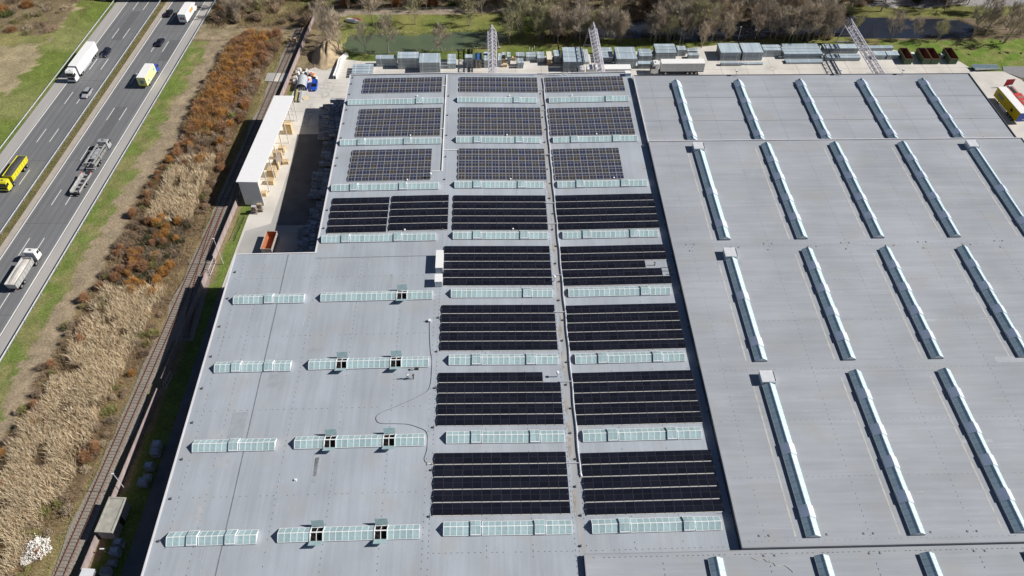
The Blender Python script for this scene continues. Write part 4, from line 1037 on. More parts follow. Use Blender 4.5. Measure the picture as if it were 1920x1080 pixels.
for x, y, h, lab in ((-68.85, 68.8, 6.6, 'thin lamp post beside the concrete hut at the lower left'), (-63.5, 126.9, 8.4, 'thin lamp post by the siding gate'), (61.7, 222, 5.0, 'thin lamp post on the grass behind the tall steel packs'), (81.3, 224.4, 4.6, 'thin lamp post at the edge of the dark pond')):
    t = thing('lamp_post', lab, 'lamp post', (x, y, 0))
    MB().tube((0, 0, 0), (0, 0, h), .08, .05, 8).obj('mast', ALU_W, t); MB().box(-.35, .15, -.1, .1, h, h + .12).obj('lamp_head', WHITE, t)

# ------------------------------------------------------------------ concrete hut and crates along the lane
t = thing('concrete_hut', 'small flat-roofed concrete hut beside the railway', 'hut', (-70.4, 59.6, 0), -.075)
MB().box(0, 2.9, 0, 6.4, 0, 2.75).obj('wall', mat('hut wall', (.40, .38, .36), .9, var=.15), t)
MB().box(-.15, 3.05, -.15, 6.55, 2.752, 2.95).obj('roof', HUTC, t)
for a in ((-.15, 3.05, -.15, .12), (-.15, 3.05, 6.28, 6.55), (-.15, .12, .122, 6.278), (2.78, 3.05, .122, 6.278)): MB().box(a[0], a[1], a[2], a[3], 2.952, 3.1).obj('parapet', HUTC, t)
MB().box(2.9, 2.94, 2.4, 3.4, 0, 2.1).obj('door', CHASS, t)
t = thing('metal_shed', 'grey sheet-metal shed roof at the lower left corner of the picture', 'shed', (-70.9, 50.0, 0), -.075)
MB().box(0, 1.9, 0, 3.2, 0, 2.2).obj('wall', WALLD, t); MB().hexa([(-.1, -.1, 2.202), (2, -.1, 2.202), (2, 3.3, 2.202), (-.1, 3.3, 2.202), (-.1, -.1, 2.5), (2, -.1, 2.3), (2, 3.3, 2.3), (-.1, 3.3, 2.5)]).obj('roof', ALU_W, t)
t = thing('post_sign', 'white T-shaped post between the hut and the shed', 'post', (-68.9, 57.0, 0)); MB().box(-.06, .06, -.06, .06, 0, 1.5).obj('mast', WHITE, t); MB().box(-.5, .5, -.1, .1, 1.5, 1.62).obj('cross_bar', WHITE, t)
def crate_mesh(w, d, h, m):
    b = MB()
    b.box(0, w, 0, d, .10, .18)
    for x in (0, w - .1):
        for y in (0, d - .1): b.box(x, x + .1, y, y + .1, 0, h)
    for z in (.30, .52, .74):
        if z + .12 < h:
            b.box(.1, w - .1, 0.01, .05, z, z + .12); b.box(.1, w - .1, d - .05, d - .01, z, z + .12); b.box(.01, .05, .1, d - .1, z, z + .12); b.box(w - .05, w - .01, .1, d - .1, z, z + .12)
    return b.mesh('crate_body', m)
crm = crate_mesh(1.5, 1.25, 1.0, MESHC)
fill = MB().box(.12, 1.38, .12, 1.13, .19, .86, tx=.05, ty=.05).mesh('crate_load', mat('crate load grey', (.34, .36, .40), .8, var=.3, scale=3, rnd=.35))
def crate(x, y, z, lab, grp):
    t = thing('mesh_crate', lab, 'crate', (x, y, z), rng.uniform(-.05, .05), grp)
    add('crate_body', crm, t); add('crate_load', fill, t)
for i, (x, y, n) in enumerate(((-66.0, 77.2, 2), (-65.9, 75.6, 2), (-66.2, 72.6, 2), (-66.3, 70.6, 1), (-66.4, 69.2, 2), (-67.4, 57.6, 2), (-67.5, 56.0, 2), (-67.7, 54.2, 1), (-67.9, 52.4, 2))):
    for k in range(n): crate(x, y, .02 + k * 1.02, f'dark grey crate on the shaded lane, {ORD[8 - i]} stack from the bottom, {("lower", "upper")[k] if n > 1 else "single"}', 'crates along the shaded lane')
def wx(y): return float(np.interp(y, [129, 137, 138, 147, 148, 158.5, 160, 170, 171, 172, 184, 189.5], [-46.6, -47.4, -45.6, -45.2, -46.5, -46.7, -45.4, -45.7, -47.2, -47.4, -49.0, -47.0]))
y = 128.5; k = 0
while y < 189:
    if not (145.5 < y < 147.5 or 158.3 < y < 159.8 or 170 < y < 171.2):
        x = wx(y) + rng.uniform(0, .25); c = 0
        while x < -41.8:
            n = max(1, min(3, 1 + c + (rng.random() < .4)))
            for q in range(n - 1 if n > 1 else 0, n): crate(x, y, .035 + q * 1.02, ('top' if q == n - 1 else 'lower') + ' grey crate in the shade by the hall wall, ' + ('near the orange skip' if y < 146 else ('opposite the near canopy half' if y < 165 else ('opposite the far canopy half' if y < 180 else 'at the far end'))), 'crates stacked along the hall wall')
            if n > 1:
                tb = None
                for q in range(n - 1): 
                    if q < n - 2: crate(x, y, .035 + q * 1.02, ('top' if q == n - 1 else 'lower') + ' grey crate in the shade by the hall wall, ' + ('near the orange skip' if y < 146 else ('opposite the near canopy half' if y < 165 else ('opposite the far canopy half' if y < 180 else 'at the far end'))), 'crates stacked along the hall wall')
            x += 1.62; c += 1
    y += 1.42
# ------------------------------------------------------------------ white canopy with wooden crates
t = thing('open_canopy', 'long white-roofed open canopy beside the railway', 'canopy', (-62.4, 147.5, 0), -math.atan(.0835))
Lc, Wc, Hc_ = 35.8, 4.9, 8.1
MB().box(0, .14, 0.16, Lc - .16, 0, Hc_ - .3).obj('rear_wall', mat('cream board wall', (.78, .70, .55), .7, var=.12, scale=.8), t)
MB().box(0, Wc, 0, .15, 0, Hc_ - .28).obj('end_wall', mat('end wall white', (.72, .74, .77), .5, var=.05), t)
MB().hexa([(-.35, -.35, Hc_ - .3), (Wc + .3, -.35, Hc_ - .15), (Wc + .3, Lc + .35, Hc_ - .15), (-.35, Lc + .35, Hc_ - .3), (-.35, -.35, Hc_ - .1), (Wc + .3, -.35, Hc_ + .1), (Wc + .3, Lc + .35, Hc_ + .1), (-.35, Lc + .35, Hc_ - .1)]).obj('roof', mat('canopy sheet roof', (.84, .84, .84), .5, var=.03), t)
for q in np.arange(5.2, Lc - .1, 5.05):
    MB().box(Wc - .18, Wc, q, q + .2, 0, Hc_ - .2).obj('column', WHITE, t)
    MB().box(.16, Wc - .2, q + .02, q + .16, Hc_ - .75, Hc_ - .33).obj('beam', WHITE, t)
for q in (1.4, 2.6, 3.8):
    MB().box(q, q + .12, Lc - .15, Lc, 0, Hc_ - .3).obj('end_post', WHITE, t)
MB().box(.15, Wc, .2, Lc - .2, -.05, .05).obj('floor_slab', CONC, t)
for q in np.arange(1.5, Lc, 2.5): MB().box(-.3, Wc + .25, q, q + .05, Hc_ - .02, Hc_ + .125).obj('roof_seam', MATS['canopy sheet roof'], t) if False else None
for q in (2.0, 4.0, 6.0): MB().box(.15, Wc, Lc - .11, Lc - .02, q, q + .12).obj('end_rail', WHITE, t)
cbx = {}
def wcrate(label, x, y, w, d, h, rz, z=0.02, m=WOOD, group='wooden crates under the canopy'):
    t = thing('wooden_crate', label, 'crate', (x, y, z), rz, group)
    b = MB(); n = max(3, int(h / .28)); s = h / n
    for i in range(n):
        for a in ((0, w, 0, .04), (0, w, d - .04, d), (0, .04, .045, d - .045), (w - .04, w, .045, d - .045)): b.box(a[0], a[1], a[2], a[3], i * s, i * s + s * .86)
    b.obj('side_boards', m, t)
    for px, py in ((-.03, -.03), (w - .06, -.03), (-.03, d - .06), (w - .06, d - .06)): MB().box(px, px + .09, py, py + .09, 0, h + .02).obj('corner_post', m, t)
    nb = max(3, int(w / .3)); sb = w / nb
    l = MB()
    for i in range(nb): l.box(i * sb + .01, (i + 1) * sb - .01, .02, d - .02, h - .05, h + .01)
    l.obj('lid_boards', m, t)
for i, (y, off, w, d, h) in enumerate(((150.6, 3.2, 1.3, 1.2, 1.1), (155.2, 3.4, 1.8, 1.5, 1.3), (158.0, 3.0, 2.0, 2.2, 2.4), (161.5, 3.4, 1.6, 1.8, 2.0), (165.6, 2.6, 2.2, 1.2, 2.2), (168.4, 3.2, 1.6, 1.4, 1.6), (176.6, 2.6, 2.3, 1.6, 3.4))):
    x = -62.4 + .0835 * (y - 147.5) + off
    wcrate(f'pale wooden crate under the white canopy, {ORD[i]} from the near end', x, y, w, d, h, -.083 + rng.uniform(-.06, .06))
wcrate('open wooden crate standing outside the canopy on the yard', -55.6, 163.2, 1.5, 1.4, .9, .1)
wcrate('weathered wooden rack leaning out of the canopy opening', -56.9, 161.2, .5, 3.0, 3.6, -.2, m=WOODG)
pal = MB()
for z in (0, .11): 
    for q in range(5): pal.box(0, 1.2, q * .175, q * .175 + .1, z, z + .03)
for q in (0, .52, 1.04): pal.box(q, q + .14, 0, .8, .031, .109)
palm = pal.mesh('pallet_boards', WOODG)
for i in range(14):
    t = thing('pallet', 'weathered pallet in the stack by the end wall of the canopy', 'pallet', (-59.9 + (i // 7) * 1.25 + rng.uniform(-.06, .06), 144.0 + rng.uniform(-.08, .08) + (i // 7) * .7, .03 + (i % 7) * .36), rng.uniform(-.1, .1), 'pallets by the canopy'); add('pallet_boards', palm, t)
    MB().box(.1, 1.1, .1, .7, .145, .34).obj('pallet_load', BATTEN if i % 3 else MESHC, t)
t = thing('bike_rack', 'black railing frames on the grass below the canopy', 'railing', (-62.6, 134.5, 0), -.1)
for i in range(3):
    b = MB()
    for z in (.1, 1.0): b.box(-.03, .03, i * 3, i * 3 + 2.6, z - .03, z + .03)
    for q in range(6): b.box(-.02, .02, i * 3 + q * .5, i * 3 + q * .5 + .04, .131, .969)
    b.obj('railing_panel', CHASS, t)
# ------------------------------------------------------------------ skips
def skip(name, label, x, y, w, d, h, rz, outm, inm, group=None):
    t = thing(name, label, 'skip', (x, y, .03), rz, group)
    b = MB(); k = .08
    b.hexa([(0, 0, 0), (w, 0, 0), (w, k, 0), (0, k, 0), (0, 0, h), (w, 0, h), (w, k, h), (0, k, h)])
    b.box(0, w, d - k, d, 0, h); b.box(0, k, k, d - k, 0, h); b.box(w - k, w, k, d - k, 0, h)
    b.obj('shell', outm, t)
    b = MB(); b.box(k + .002, w - k - .002, k + .002, d - k - .002, .05, .25)
    for a in ((k + .001, w - k - .001, k + .001, k + .02), (k + .001, w - k - .001, d - k - .02, d - k - .001), (k + .001, k + .02, k + .021, d - k - .021), (w - k - .02, w - k - .001, k + .021, d - k - .021)): b.box(a[0], a[1], a[2], a[3], .251, h - .03)
    b.obj('lining', inm, t)
    for q in np.arange(.5, d - .2, .9):
        MB().box(-.07, -.002, q, q + .12, .1, h - .05).obj('rib', outm, t); MB().box(w + .002, w + .07, q, q + .12, .1, h - .05).obj('rib', outm, t)
    for q in np.arange(.4, w - .2, .7): MB().box(q, q + .12, -.07, -.002, .1, h - .05).obj('rib', outm, t)
    r = MB(); r.box(-.09, w + .09, -.09, .0, h, h + .07); r.box(-.09, w + .09, d, d + .09, h, h + .07); r.box(-.09, 0, .001, d - .001, h, h + .07); r.box(w, w + .09, .001, d - .001, h, h + .07); r.obj('rim', outm if inm is not RUSTIN else RUSTIN, t)
skip('open_skip', 'orange-rimmed open skip in the west yard', -54.9, 129.9, 2.5, 6.0, 1.9, -.06, mat('skip pale side', (.46, .40, .36), .7, var=.2), ORANGEC)
for i, (x, lab) in enumerate(((130.4, 'green open skip beside the last steel packs, leftmost of four'), (136.2, 'green open skip with rusty inside, left one of the touching pair'), (139.0, 'green open skip with rusty inside, right one of the touching pair'), (144.8, 'green open skip standing alone at the edge of the lawn'))):
    skip('open_skip', lab, x, 209.6, 2.45, 6.3, 1.95, -.03, GREENC, RUSTIN, 'green skips in the rear yard')
for i, (x, y) in enumerate(((134.2, 213.8), (143.6, 213.0))):
    t = thing('waste_bin', 'small white wheeled bin ' + ('left' if i == 0 else 'right') + ' of the touching pair of green skips', 'bin', (x, y, .03)); MB().box(0, .9, 0, .8, .15, 1.1, tx=-.05, ty=-.05).obj('bin_body', GALV, t); MB().box(-.08, .98, -.08, .88, 1.102, 1.2).obj('lid', WHITE, t)
# ------------------------------------------------------------------ steel sheet packs in the rear yard
def pack(label, x, y, z, w, d, h, straps=3, group='galvanised steel packs in the rear yard', topm=None, sidem=None, rz=0.0):
    t = thing('steel_pack', label, 'steel pack', (x, y, z), rz, group)
    n = max(2, int(round(h / .24)))
    s = h / n
    b = MB()
    for i in range(n):
        j = .03 * ((i * 7919) % 3)
        b.box(j, w - .03 + j * .5, j * .6, d - j * .4, i * s + .012, (i + 1) * s - .02)
    b.box(.06, w - .06, .05, d - .05, .005, h - .03)
    b.obj('sheets', sidem or PACKSIDE, t)
    MB().box(0, w, 0, d, h - .018, h + .01).obj('top_sheet', topm or PACKTOP, t)
    for i in range(straps):
        q = w * (i + .5) / straps - .07 + rng.uniform(-.12, .12)
        m = MB(); wv = .16 if straps < 4 else .12
        m.box(q, q + wv, -.015, d + .015, h + .012, h + .03); m.box(q, q + wv, -.03, -.004, .02, h + .03)
        m.obj('strap', STRAP if i % 2 == 0 else GALV, t)
    for q in (.15, w - .35): MB().box(q, q + .16, .05, d - .05, -.09, .002).obj('batten', BATTEN, t)
    return t
def pile(desc, x0, x1, y0, y1, h, cols=1, layers=None, straps=3, **kw):
    """a pile of strapped packs: 'cols' packs deep (along y), 'layers' high"""
    layers = layers or max(1, int(round(h / 1.25)))
    lh = h / layers; dd = (y1 - y0) / cols
    for c in range(cols):
        for l in range(layers):
            if layers == 1 and cols == 1: lab = f'galvanised steel pack, {desc}'
            else:
                pos = ('top' if l == layers - 1 else ('bottom' if l == 0 else ORD[l] + ' from below'))
                lab = f'{pos} pack' + (f' of {"near" if c == 0 else ("far" if c == cols - 1 else "middle")} row' if cols > 1 else '') + f', {desc}'
            ox = rng.uniform(-.08, .08)
            pack(lab, x0 + ox, y0 + c * dd + .04, .13 + l * lh, x1 - x0, dd - .14, lh - .11, straps, **kw)
for d_, x0, x1, y0, y1, h, c, l, s in (
    ('low stack at the left end of the rear yard', -41.6, -35.4, 204.0, 209.4, 1.5, 4, 1, 3),
    ('dark stack second from the left end', -34.7, -28.5, 210.0, 212.2, 2.8, 1, 3, 2),
    ('tall stack third from the left end', -27.9, -21.5, 208.6, 212.2, 3.8, 2, 3, 3),
    ('big flat-topped stack fourth from the left end', -21.1, -14.8, 206.4, 211.8, 3.6, 1, 3, 3),
    ('narrow stack right of the flat-topped stack', -12.7, -10.1, 208.6, 214.2, 1.8, 3, 1, 2),
    ('narrow tall stack left of the blue-topped stack', -7.2, -4.7, 209.0, 211.0, 3.6, 1, 3, 2),
    ('stack left of the first gantry crane', -1.5, .4, 209.0, 214.0, 2.6, 3, 2, 2),
    ('slim stack just right of the first gantry crane', 2.9, 4.0, 209.4, 213.4, 2.4, 2, 2, 2),
    ('slim stack behind the small crates', 4.2, 5.3, 213.6, 215.4, 1.6, 1, 1, 2),
    ('slim tall stack right of the small crates', 5.7, 6.8, 211.0, 213.8, 2.6, 2, 2, 2),
    ('wide low stack between the crane and the light timber stack', 8.6, 11.3, 213.2, 215.4, 1.5, 2, 1, 2),
    ('near stack before the wide low stack', 8.7, 10.8, 208.6, 211.2, 2.0, 2, 2, 2),
    ('stack in the middle between two cranes', 11.7, 14.7, 212.6, 215.4, 1.6, 2, 1, 2),
    ('stack just left of the light timber stack', 15.0, 17.4, 211.6, 215.4, 1.7, 2, 1, 2),
    ('stack just right of the light timber stack', 20.2, 22.4, 211.2, 214.8, 2.6, 2, 2, 2),
    ('big stack left of the second gantry crane', 22.9, 29.1, 206.6, 214.9, 3.5, 3, 3, 2),
    ('narrow slab stack left of the second gantry crane', 29.9, 31.3, 210.6, 218.0, .9, 1, 1, 5),
    ('stack right of the second gantry crane', 34.4, 38.9, 211.5, 217.5, 1.8, 4, 1, 3),
    ('broad stack behind the covered lorry', 39.3, 45.6, 208.3, 215.2, 3.3, 2, 3, 3),
    ('smaller stack behind the row of low packs', 47.0, 51.0, 211.6, 215.9, 2.2, 3, 1, 2),
    ('low row behind the white lorry cab', 46.2, 51.6, 208.0, 209.8, 1.7, 1, 2, 2),
    ('tall stack behind the open white lorry', 52.3, 58.8, 212.6, 217.9, 2.7, 3, 2, 4),
    ('stack right behind the open white lorry', 59.5, 62.3, 215.0, 217.5, 2.2, 2, 2, 3),
    ('low stack behind the rear of the open lorry', 63.0, 66.4, 216.4, 218.0, 1.0, 2, 1, 3),
    ('near low stack at the rear of the open lorry', 62.8, 66.2, 213.2, 214.8, 1.4, 1, 1, 2),
    ('left one of the two big flat-topped stacks', 72.6, 79.0, 212.2, 217.8, 2.9, 1, 2, 3),
    ('right one of the two big flat-topped stacks', 79.6, 86.0, 212.2, 217.8, 2.9, 1, 2, 3),
    ('stack right of the two big flat-topped stacks', 86.6, 92.2, 214.2, 217.6, 2.4, 2, 2, 3),
    ('low packs before the two big flat-topped stacks', 72.5, 79.1, 209.2, 210.4, 1.0, 1, 1, 3),
    ('lying beams beside the low packs', 79.6, 85.8, 209.6, 210.7, .5, 1, 1, 2),
    ('long rear stack left of the third crane shadow', 94.2, 106.2, 218.2, 220.4, 1.0, 1, 1, 4),
    ('long main stack left of the third crane shadow', 93.0, 105.2, 212.9, 217.2, 1.9, 3, 2, 4),
    ('long low near stack left of the third crane shadow', 93.2, 105.0, 210.1, 212.2, .6, 1, 1, 4),
    ('long rear stack under the third crane', 106.6, 117.8, 215.9, 218.6, 1.9, 1, 2, 5),
    ('long low stack under the third crane', 106.0, 117.2, 211.6, 213.9, 1.2, 2, 1, 4),
    ('long rear row right of the third crane', 119.6, 129.8, 217.4, 219.2, 1.0, 1, 1, 4),
    ('left small stack beside the green skips', 121.6, 125.4, 212.3, 214.8, 1.6, 1, 2, 2),
    ('right small stack beside the green skips', 125.8, 129.6, 212.3, 214.8, 1.6, 1, 2, 2)):
    pile(d_, x0, x1, y0, y1, h, c, l, s)
pile('blue-topped stack with pale sides', -4.3, -2.1, 208.8, 212.7, 3.0, 1, 3, 2, topm=mat('blue pack top', (.06, .16, .38), .5, var=.1), sidem=WOODG)  # top sheets of this pile are coloured blue
pile('light timber stack between the cranes', 18.1, 19.7, 210.0, 214.7, 2.2, 1, 2, 0, topm=mat('pale timber', (.72, .66, .56), .8, var=.1), sidem=BATTEN, group='timber stack')
for i, (x, y, lab) in enumerate(((3.9, 211.6, 'small wooden crate behind the first gantry crane'), (4.4, 209.3, 'small wooden crate nearest the hall by the first crane'), (7.2, 213.2, 'small wooden crate alone on the concrete'), (-3.6, 204.6, 'flat wooden crate at the roof edge near the first crane'), (45.4, 197.8, 'pale wooden crate between the halls beside the lorry'), (60.5, 209.9, 'flat wooden crate behind the open lorry'))):
    wcrate(lab, x, y, 1.3, 1.0, .9, rng.uniform(-.3, .3), group='loose crates in the rear yard')

# ------------------------------------------------------------------ semi-gantry cranes with lattice girders
def gantry(label, xc, ye):
    t = thing('gantry_crane', label, 'crane', (xc, 0, 0))
    y0 = 188.6; zb, zt = 5.8, 8.1; hw = 1.25
    for s in (-hw, hw): MB().box(s - .11, s + .11, y0, ye, zb, zb + .24).obj('bottom_chord', GANTRY, t)
    MB().box(-.10, .10, y0, ye, zt, zt + .2).obj('top_chord', GANTRY, t)
    n = int((ye - y0) / 2.0); s_ = (ye - y0) / n
    for i in range(n):
        ya, yb = y0 + i * s_, y0 + (i + 1) * s_; ym = (ya + yb) / 2
        d = MB()
        for s in (-hw, hw):
            d.tube((s, ya, zb + .2), (0, ym, zt + .05), .06, .06, 5); d.tube((0, ym, zt + .05), (s, yb, zb + .2), .06, .06, 5)
        d.tube((-hw, ya, zb + .1), (hw, yb, zb + .1), .05, .05, 5); d.tube((-hw, yb, zb + .1), (hw, yb, zb + .1), .05, .05, 5)
        d.obj('lattice_bay', GANTRY, t)
    MB().box(-.45, .45, y0, ye - .3, zb - .12, zb - .06).obj('walkway', mat('grating', (.22, .22, .25), .8, var=.2), t)
    # leg frame
    for s in (-1, 1):
        MB().tube((s * hw, ye - .3, zb + .1), (s * 2.2, ye - .1, .35), .14, .12, 6).obj('leg', GANTRY, t)
    MB().tube((-1.7, ye - .2, 3.0), (1.7, ye - .2, 3.0), .08, .08, 6).tube((-hw, ye - .3, zb), (1.7, ye - .2, 3.0), .06, .06, 6).obj('leg_brace', GANTRY, t)
    MB().tube((-hw, ye - .1, zb + .2), (0, ye - .1, zt + .1), .09, .09, 6).tube((hw, ye - .1, zb + .2), (0, ye - .1, zt + .1), .09, .09, 6).obj('end_frame', GANTRY, t)
    MB().box(-2.7, 2.7, ye - .35, ye + .05, .02, .36).obj('wheel_beam', GANTRY, t)
    MB().box(-1.5, 1.5, y0 - .2, y0 + .2, zb - .3, zb - .02).obj('wall_carriage', CHASS, t)
    MB().box(.5, 1.2, ye - 8.6, ye - 7.4, zb - 1.1, zb - .13).obj('hoist', CHASS, t)
gantry('lattice gantry crane over the rear yard, leftmost of the three', 1.15, 220.4)
gantry('lattice gantry crane over the covered lorry, middle one of the three', 33.0, 221.6)
gantry('lattice gantry crane casting a shadow on the empty concrete, rightmost of the three', 115.2, 222.7)

# ------------------------------------------------------------------ vehicles (local +y = forwards)
tyrem, hubm = {}, {}
def wheel(t, x, y, r, w=.26, double=False):
    k = (r, w)
    if k not in tyrem:
        tyrem[k] = MB().tube((-w / 2, 0, 0), (w / 2, 0, 0), r, r, 14).mesh('tyre', TYRE)
        hubm[k] = MB().tube((-w / 2 - .012, 0, 0), (w / 2 + .012, 0, 0), r * .58, r * .58, 10).mesh('rim', HUB)
    wo = add('wheel', tyrem[k], t, (x, y, r))
    add('rim', hubm[k], wo)
def sect(hw, z0, z1, tum=.0, ch=.12):
    """cross-section ring (x,z) with chamfered top corners"""
    return [(-hw, z0), (hw, z0), (hw, z0 + (z1 - z0) * .55), (hw - tum, z1 - ch * .3), (hw - tum - ch, z1), (-hw + tum + ch, z1), (-hw + tum, z1 - ch * .3), (-hw, z0 + (z1 - z0) * .55)]
def ring(y, *a, **k): return [(x, y, z) for x, z in sect(*a, **k)]
def car(label, x, y, rz, paint, estate=True, L=4.5, z=.02):
    t = thing('car', label, 'car', (x, y, z), rz)
    h = L / 2
    b = MB().loft([ring(-h, .72, .38, .72), ring(-h + .12, .84, .25, .92), ring(-h + .8, .89, .22, .98, .04), ring(-.2, .90, .22, .95, .04), ring(h - 1.25, .89, .22, .95, .05), ring(h - .45, .86, .24, .80, .06), ring(h - .08, .76, .28, .66, .06), ring(h, .62, .36, .56, .06)])
    b.obj('body', paint, t, smooth=False)
    rb = -h + (.25 if estate else .75)
    g = MB().loft([ring(rb, .74, .90, .96, .02, .04), ring(rb + (.35 if estate else .75), .74, .90, 1.40, .12, .1), ring(.35, .75, .90, 1.43, .12, .1), ring(h - 1.25, .76, .90, .97, .02, .04)])
    g.obj('windows', GLASS, t)
    MB().loft([[(-.58, rb + (.3 if estate else .7), 1.385), (.58, rb + (.3 if estate else .7), 1.385), (.58, rb + (.3 if estate else .7), 1.42), (-.58, rb + (.3 if estate else .7), 1.42)], [(-.60, -.3, 1.43), (.60, -.3, 1.43), (.60, -.3, 1.475), (-.60, -.3, 1.475)], [(-.56, .38, 1.40), (.56, .38, 1.40), (.56, .38, 1.445), (-.56, .38, 1.445)]]).obj('roof', paint, t)
    for s in (-1, 1):
        MB().hexa([(s * .62 - .03, -.1, 1.40), (s * .62 + .03, -.1, 1.40), (s * .74 + .03, .02, .9), (s * .74 - .03, .02, .9), (s * .60 - .03, -.05, 1.44), (s * .62 + .05, -.05, 1.43), (s * .76 + .04, .08, .93), (s * .74 - .03, .08, .93)]).obj('door_pillar', paint, t)
        MB().box(s * .62 - .16, s * .62 + .16, h - .16, h - .02, .50, .64).obj('headlight', HEADL, t)
        MB().box(s * .66 - .12, s * .66 + .12, -h - .01, -h + .14, .62, .82).obj('tail_light', TAILL, t)
        MB().box(s * .97 - .09, s * .97 + .09, h - 1.55, h - 1.4, .88, 1.02).obj('mirror', paint, t)
        for yy in (-h + .82, h - .86): wheel(t, s * .80, yy, .32, .22)
    return t
def cab(t, y0, y1, z0, z1, paint, hw=1.22, sleeper=True, glassfront=True):
    """forward-control lorry cab: front at y1"""
    hgt = z1 - z0
    prof = [(y0, z0), (y1 - .05, z0), (y1, z0 + .35), (y1 - .02, z0 + hgt * .48), (y1 - .28, z0 + hgt * .86), (y1 - .62, z1), (y0 + .08, z1 + (.05 if sleeper else 0)), (y0, z1 - .12)]
    b = MB().prism(prof, -hw, hw, 'x')
    c = b.obj('cab', paint, t)
    MB().hexa([(-hw + .12, y1 + .0, z0 + hgt * .50), (hw - .12, y1 + .0, z0 + hgt * .50), (hw - .2, y1 - .24, z0 + hgt * .83), (-hw + .2, y1 - .24, z0 + hgt * .83), (-hw + .12, y1 + .02, z0 + hgt * .51), (hw - .12, y1 + .02, z0 + hgt * .51), (hw - .2, y1 - .21, z0 + hgt * .84), (-hw + .2, y1 - .21, z0 + hgt * .84)]).obj('windscreen', GLASS, c)
    for s in (-1, 1):
        MB().box(s * (hw + .008) - .012, s * (hw + .008) + .012, y1 - 1.15, y1 - .32, z0 + hgt * .5, z0 + hgt * .78).obj('side_window', GLASS, c)
        MB().box(s * (hw + .14) - .09, s * (hw + .14) + .09, y1 - .18, y1 - .02, z0 + hgt * .5, z0 + hgt * .78).obj('mirror', CHASS, c)
        MB().box(s * (hw - .32) - .22, s * (hw - .32) + .22, y1 - .02, y1 + .04, z0 + .12, z0 + .34).obj('headlight', HEADL, c)
    MB().box(-hw + .25, hw - .25, y1 + .001, y1 + .035, z0 + hgt * .2, z0 + hgt * .42).obj('grille', CHASS, c)
    MB().box(-.3, .3, y1 - 1.35, y1 - .95, z1 + .0, z1 + .06).obj('roof_hatch', CHASS, c)
    return c
def chassis(t, y0, y1, z=.75): return MB().box(-.45, .45, y0, y1, z, z + .28).obj('chassis', CHASS, t)
def axles(t, ys, r=.5, hw=1.0):
    for y in ys:
        for s in (-1, 1): wheel(t, s * hw, y, r, .34)
def boxbody(t, y0, y1, z0, z1, m, roofm=None, hw=1.27, name='cargo_box'):
    b = MB().box(-hw, hw, y0, y1, z0, z1 - .02).obj(name, m, t)
    MB().box(-hw - .015, hw + .015, y0 - .015, y1 + .015, z1 - .018, z1 + .03).obj('box_roof', roofm or m, b)
    MB().box(-hw, hw, y0 - .035, y0 - .018, z0 - .08, z0 - .002).obj('bumper_bar', CHASS, b)
    for s in (-1, 1):
        MB().box(s * 1.0 - .15, s * 1.0 + .15, y0 - .06, y0 - .036, z0 - .1, z0 + .04).obj('tail_light', TAILL, b)
    for q in np.arange(y0 + .02, y1, (y1 - y0) / 6):
        for s in (-1, 1): MB().box(s * (hw + .012) - .01, s * (hw + .012) + .01, q, q + .07, z0, z1 - .03).obj('side_post', m, b)
    return b
HA = -math.atan(.0737)
def hpos(o, y): return hx(o, y), y, .02
# white articulated lorry coming towards the camera
x, y, z = hpos(-126.6, 210.5)
t = thing('lorry', 'long white articulated lorry driving towards the camera on the left carriageway', 'lorry', (x, y, z), math.pi + HA)
cab(t, 6.2, 8.4, .55, 3.75, WHITE); chassis(t, 1.5, 8.0); axles(t, (7.4, 4.0), .5)
boxbody(t, -8.2, 5.4, 1.05, 3.98, WHITE_T); chassis(t, -8.0, 3.0, .8); axles(t, (-6.4, -5.1, -3.8), .5)
MB().hexa([(-1.0, 6.2, 3.76), (1.0, 6.2, 3.76), (1.0, 7.4, 3.76), (-1.0, 7.4, 3.76), (-1.0, 6.25, 3.98), (1.0, 6.25, 3.98), (.9, 6.9, 3.9), (-.9, 6.9, 3.9)]).obj('roof_deflector', WHITE, t)
for s in (-1, 1): MB().box(s * 1.2 - .03, s * 1.2 + .03, -3.0, 3.0, .45, 1.0).obj('side_guard', GALV, t)
# white box lorry driving away
x, y, z = hpos(-104.4, 240.0)
t = thing('box_lorry', 'white box lorry driving away near the top of the right carriageway', 'lorry', (x, y, z), HA)
cab(t, 3.3, 5.2, .5, 3.0, WHITE); chassis(t, -4.6, 5.0); axles(t, (4.3, -2.6), .48); bb = boxbody(t, -4.8, 3.1, .95, 3.7, WHITE_T)
for s in (-.42, .42): MB().box(s - .3, s + .3, -4.86, -4.84, 1.9, 2.6).obj('rear_emblem', mat('maroon print', (.30, .06, .05), .6), bb)
MB().box(1.29, 1.305, -1.0, 2.0, 2.0, 3.1).obj('side_print', mat('orange print', (.75, .35, .12), .6), bb)
# white and yellow box lorry
x, y, z = hpos(-104.4, 203.6)
t = thing('box_lorry', 'box lorry with white roof, yellow sides and blue cab', 'lorry', (x, y, z), HA)
cab(t, 3.2, 5.0, .5, 2.9, BLUEP); chassis(t, -4.2, 4.8); axles(t, (4.1, -2.4), .48); bb = boxbody(t, -4.5, 3.0, .95, 3.75, LEMON, WHITE_T)
MB().box(-.55, .55, -4.56, -4.54, 1.7, 2.7).obj('rear_emblem', mat('slate print', (.20, .30, .30), .6), bb)
MB().box(-1.2, 1.2, -4.6, -4.57, .97, 1.35).obj('tail_lift', YELLOWP, bb)
for q, c in ((-3.2, 1.5), (1.5, 2.2)): MB().box(1.29, 1.305, q, q + .9, c, c + .7).obj('side_print', mat('cyan print', (.10, .45, .65), .6), bb)
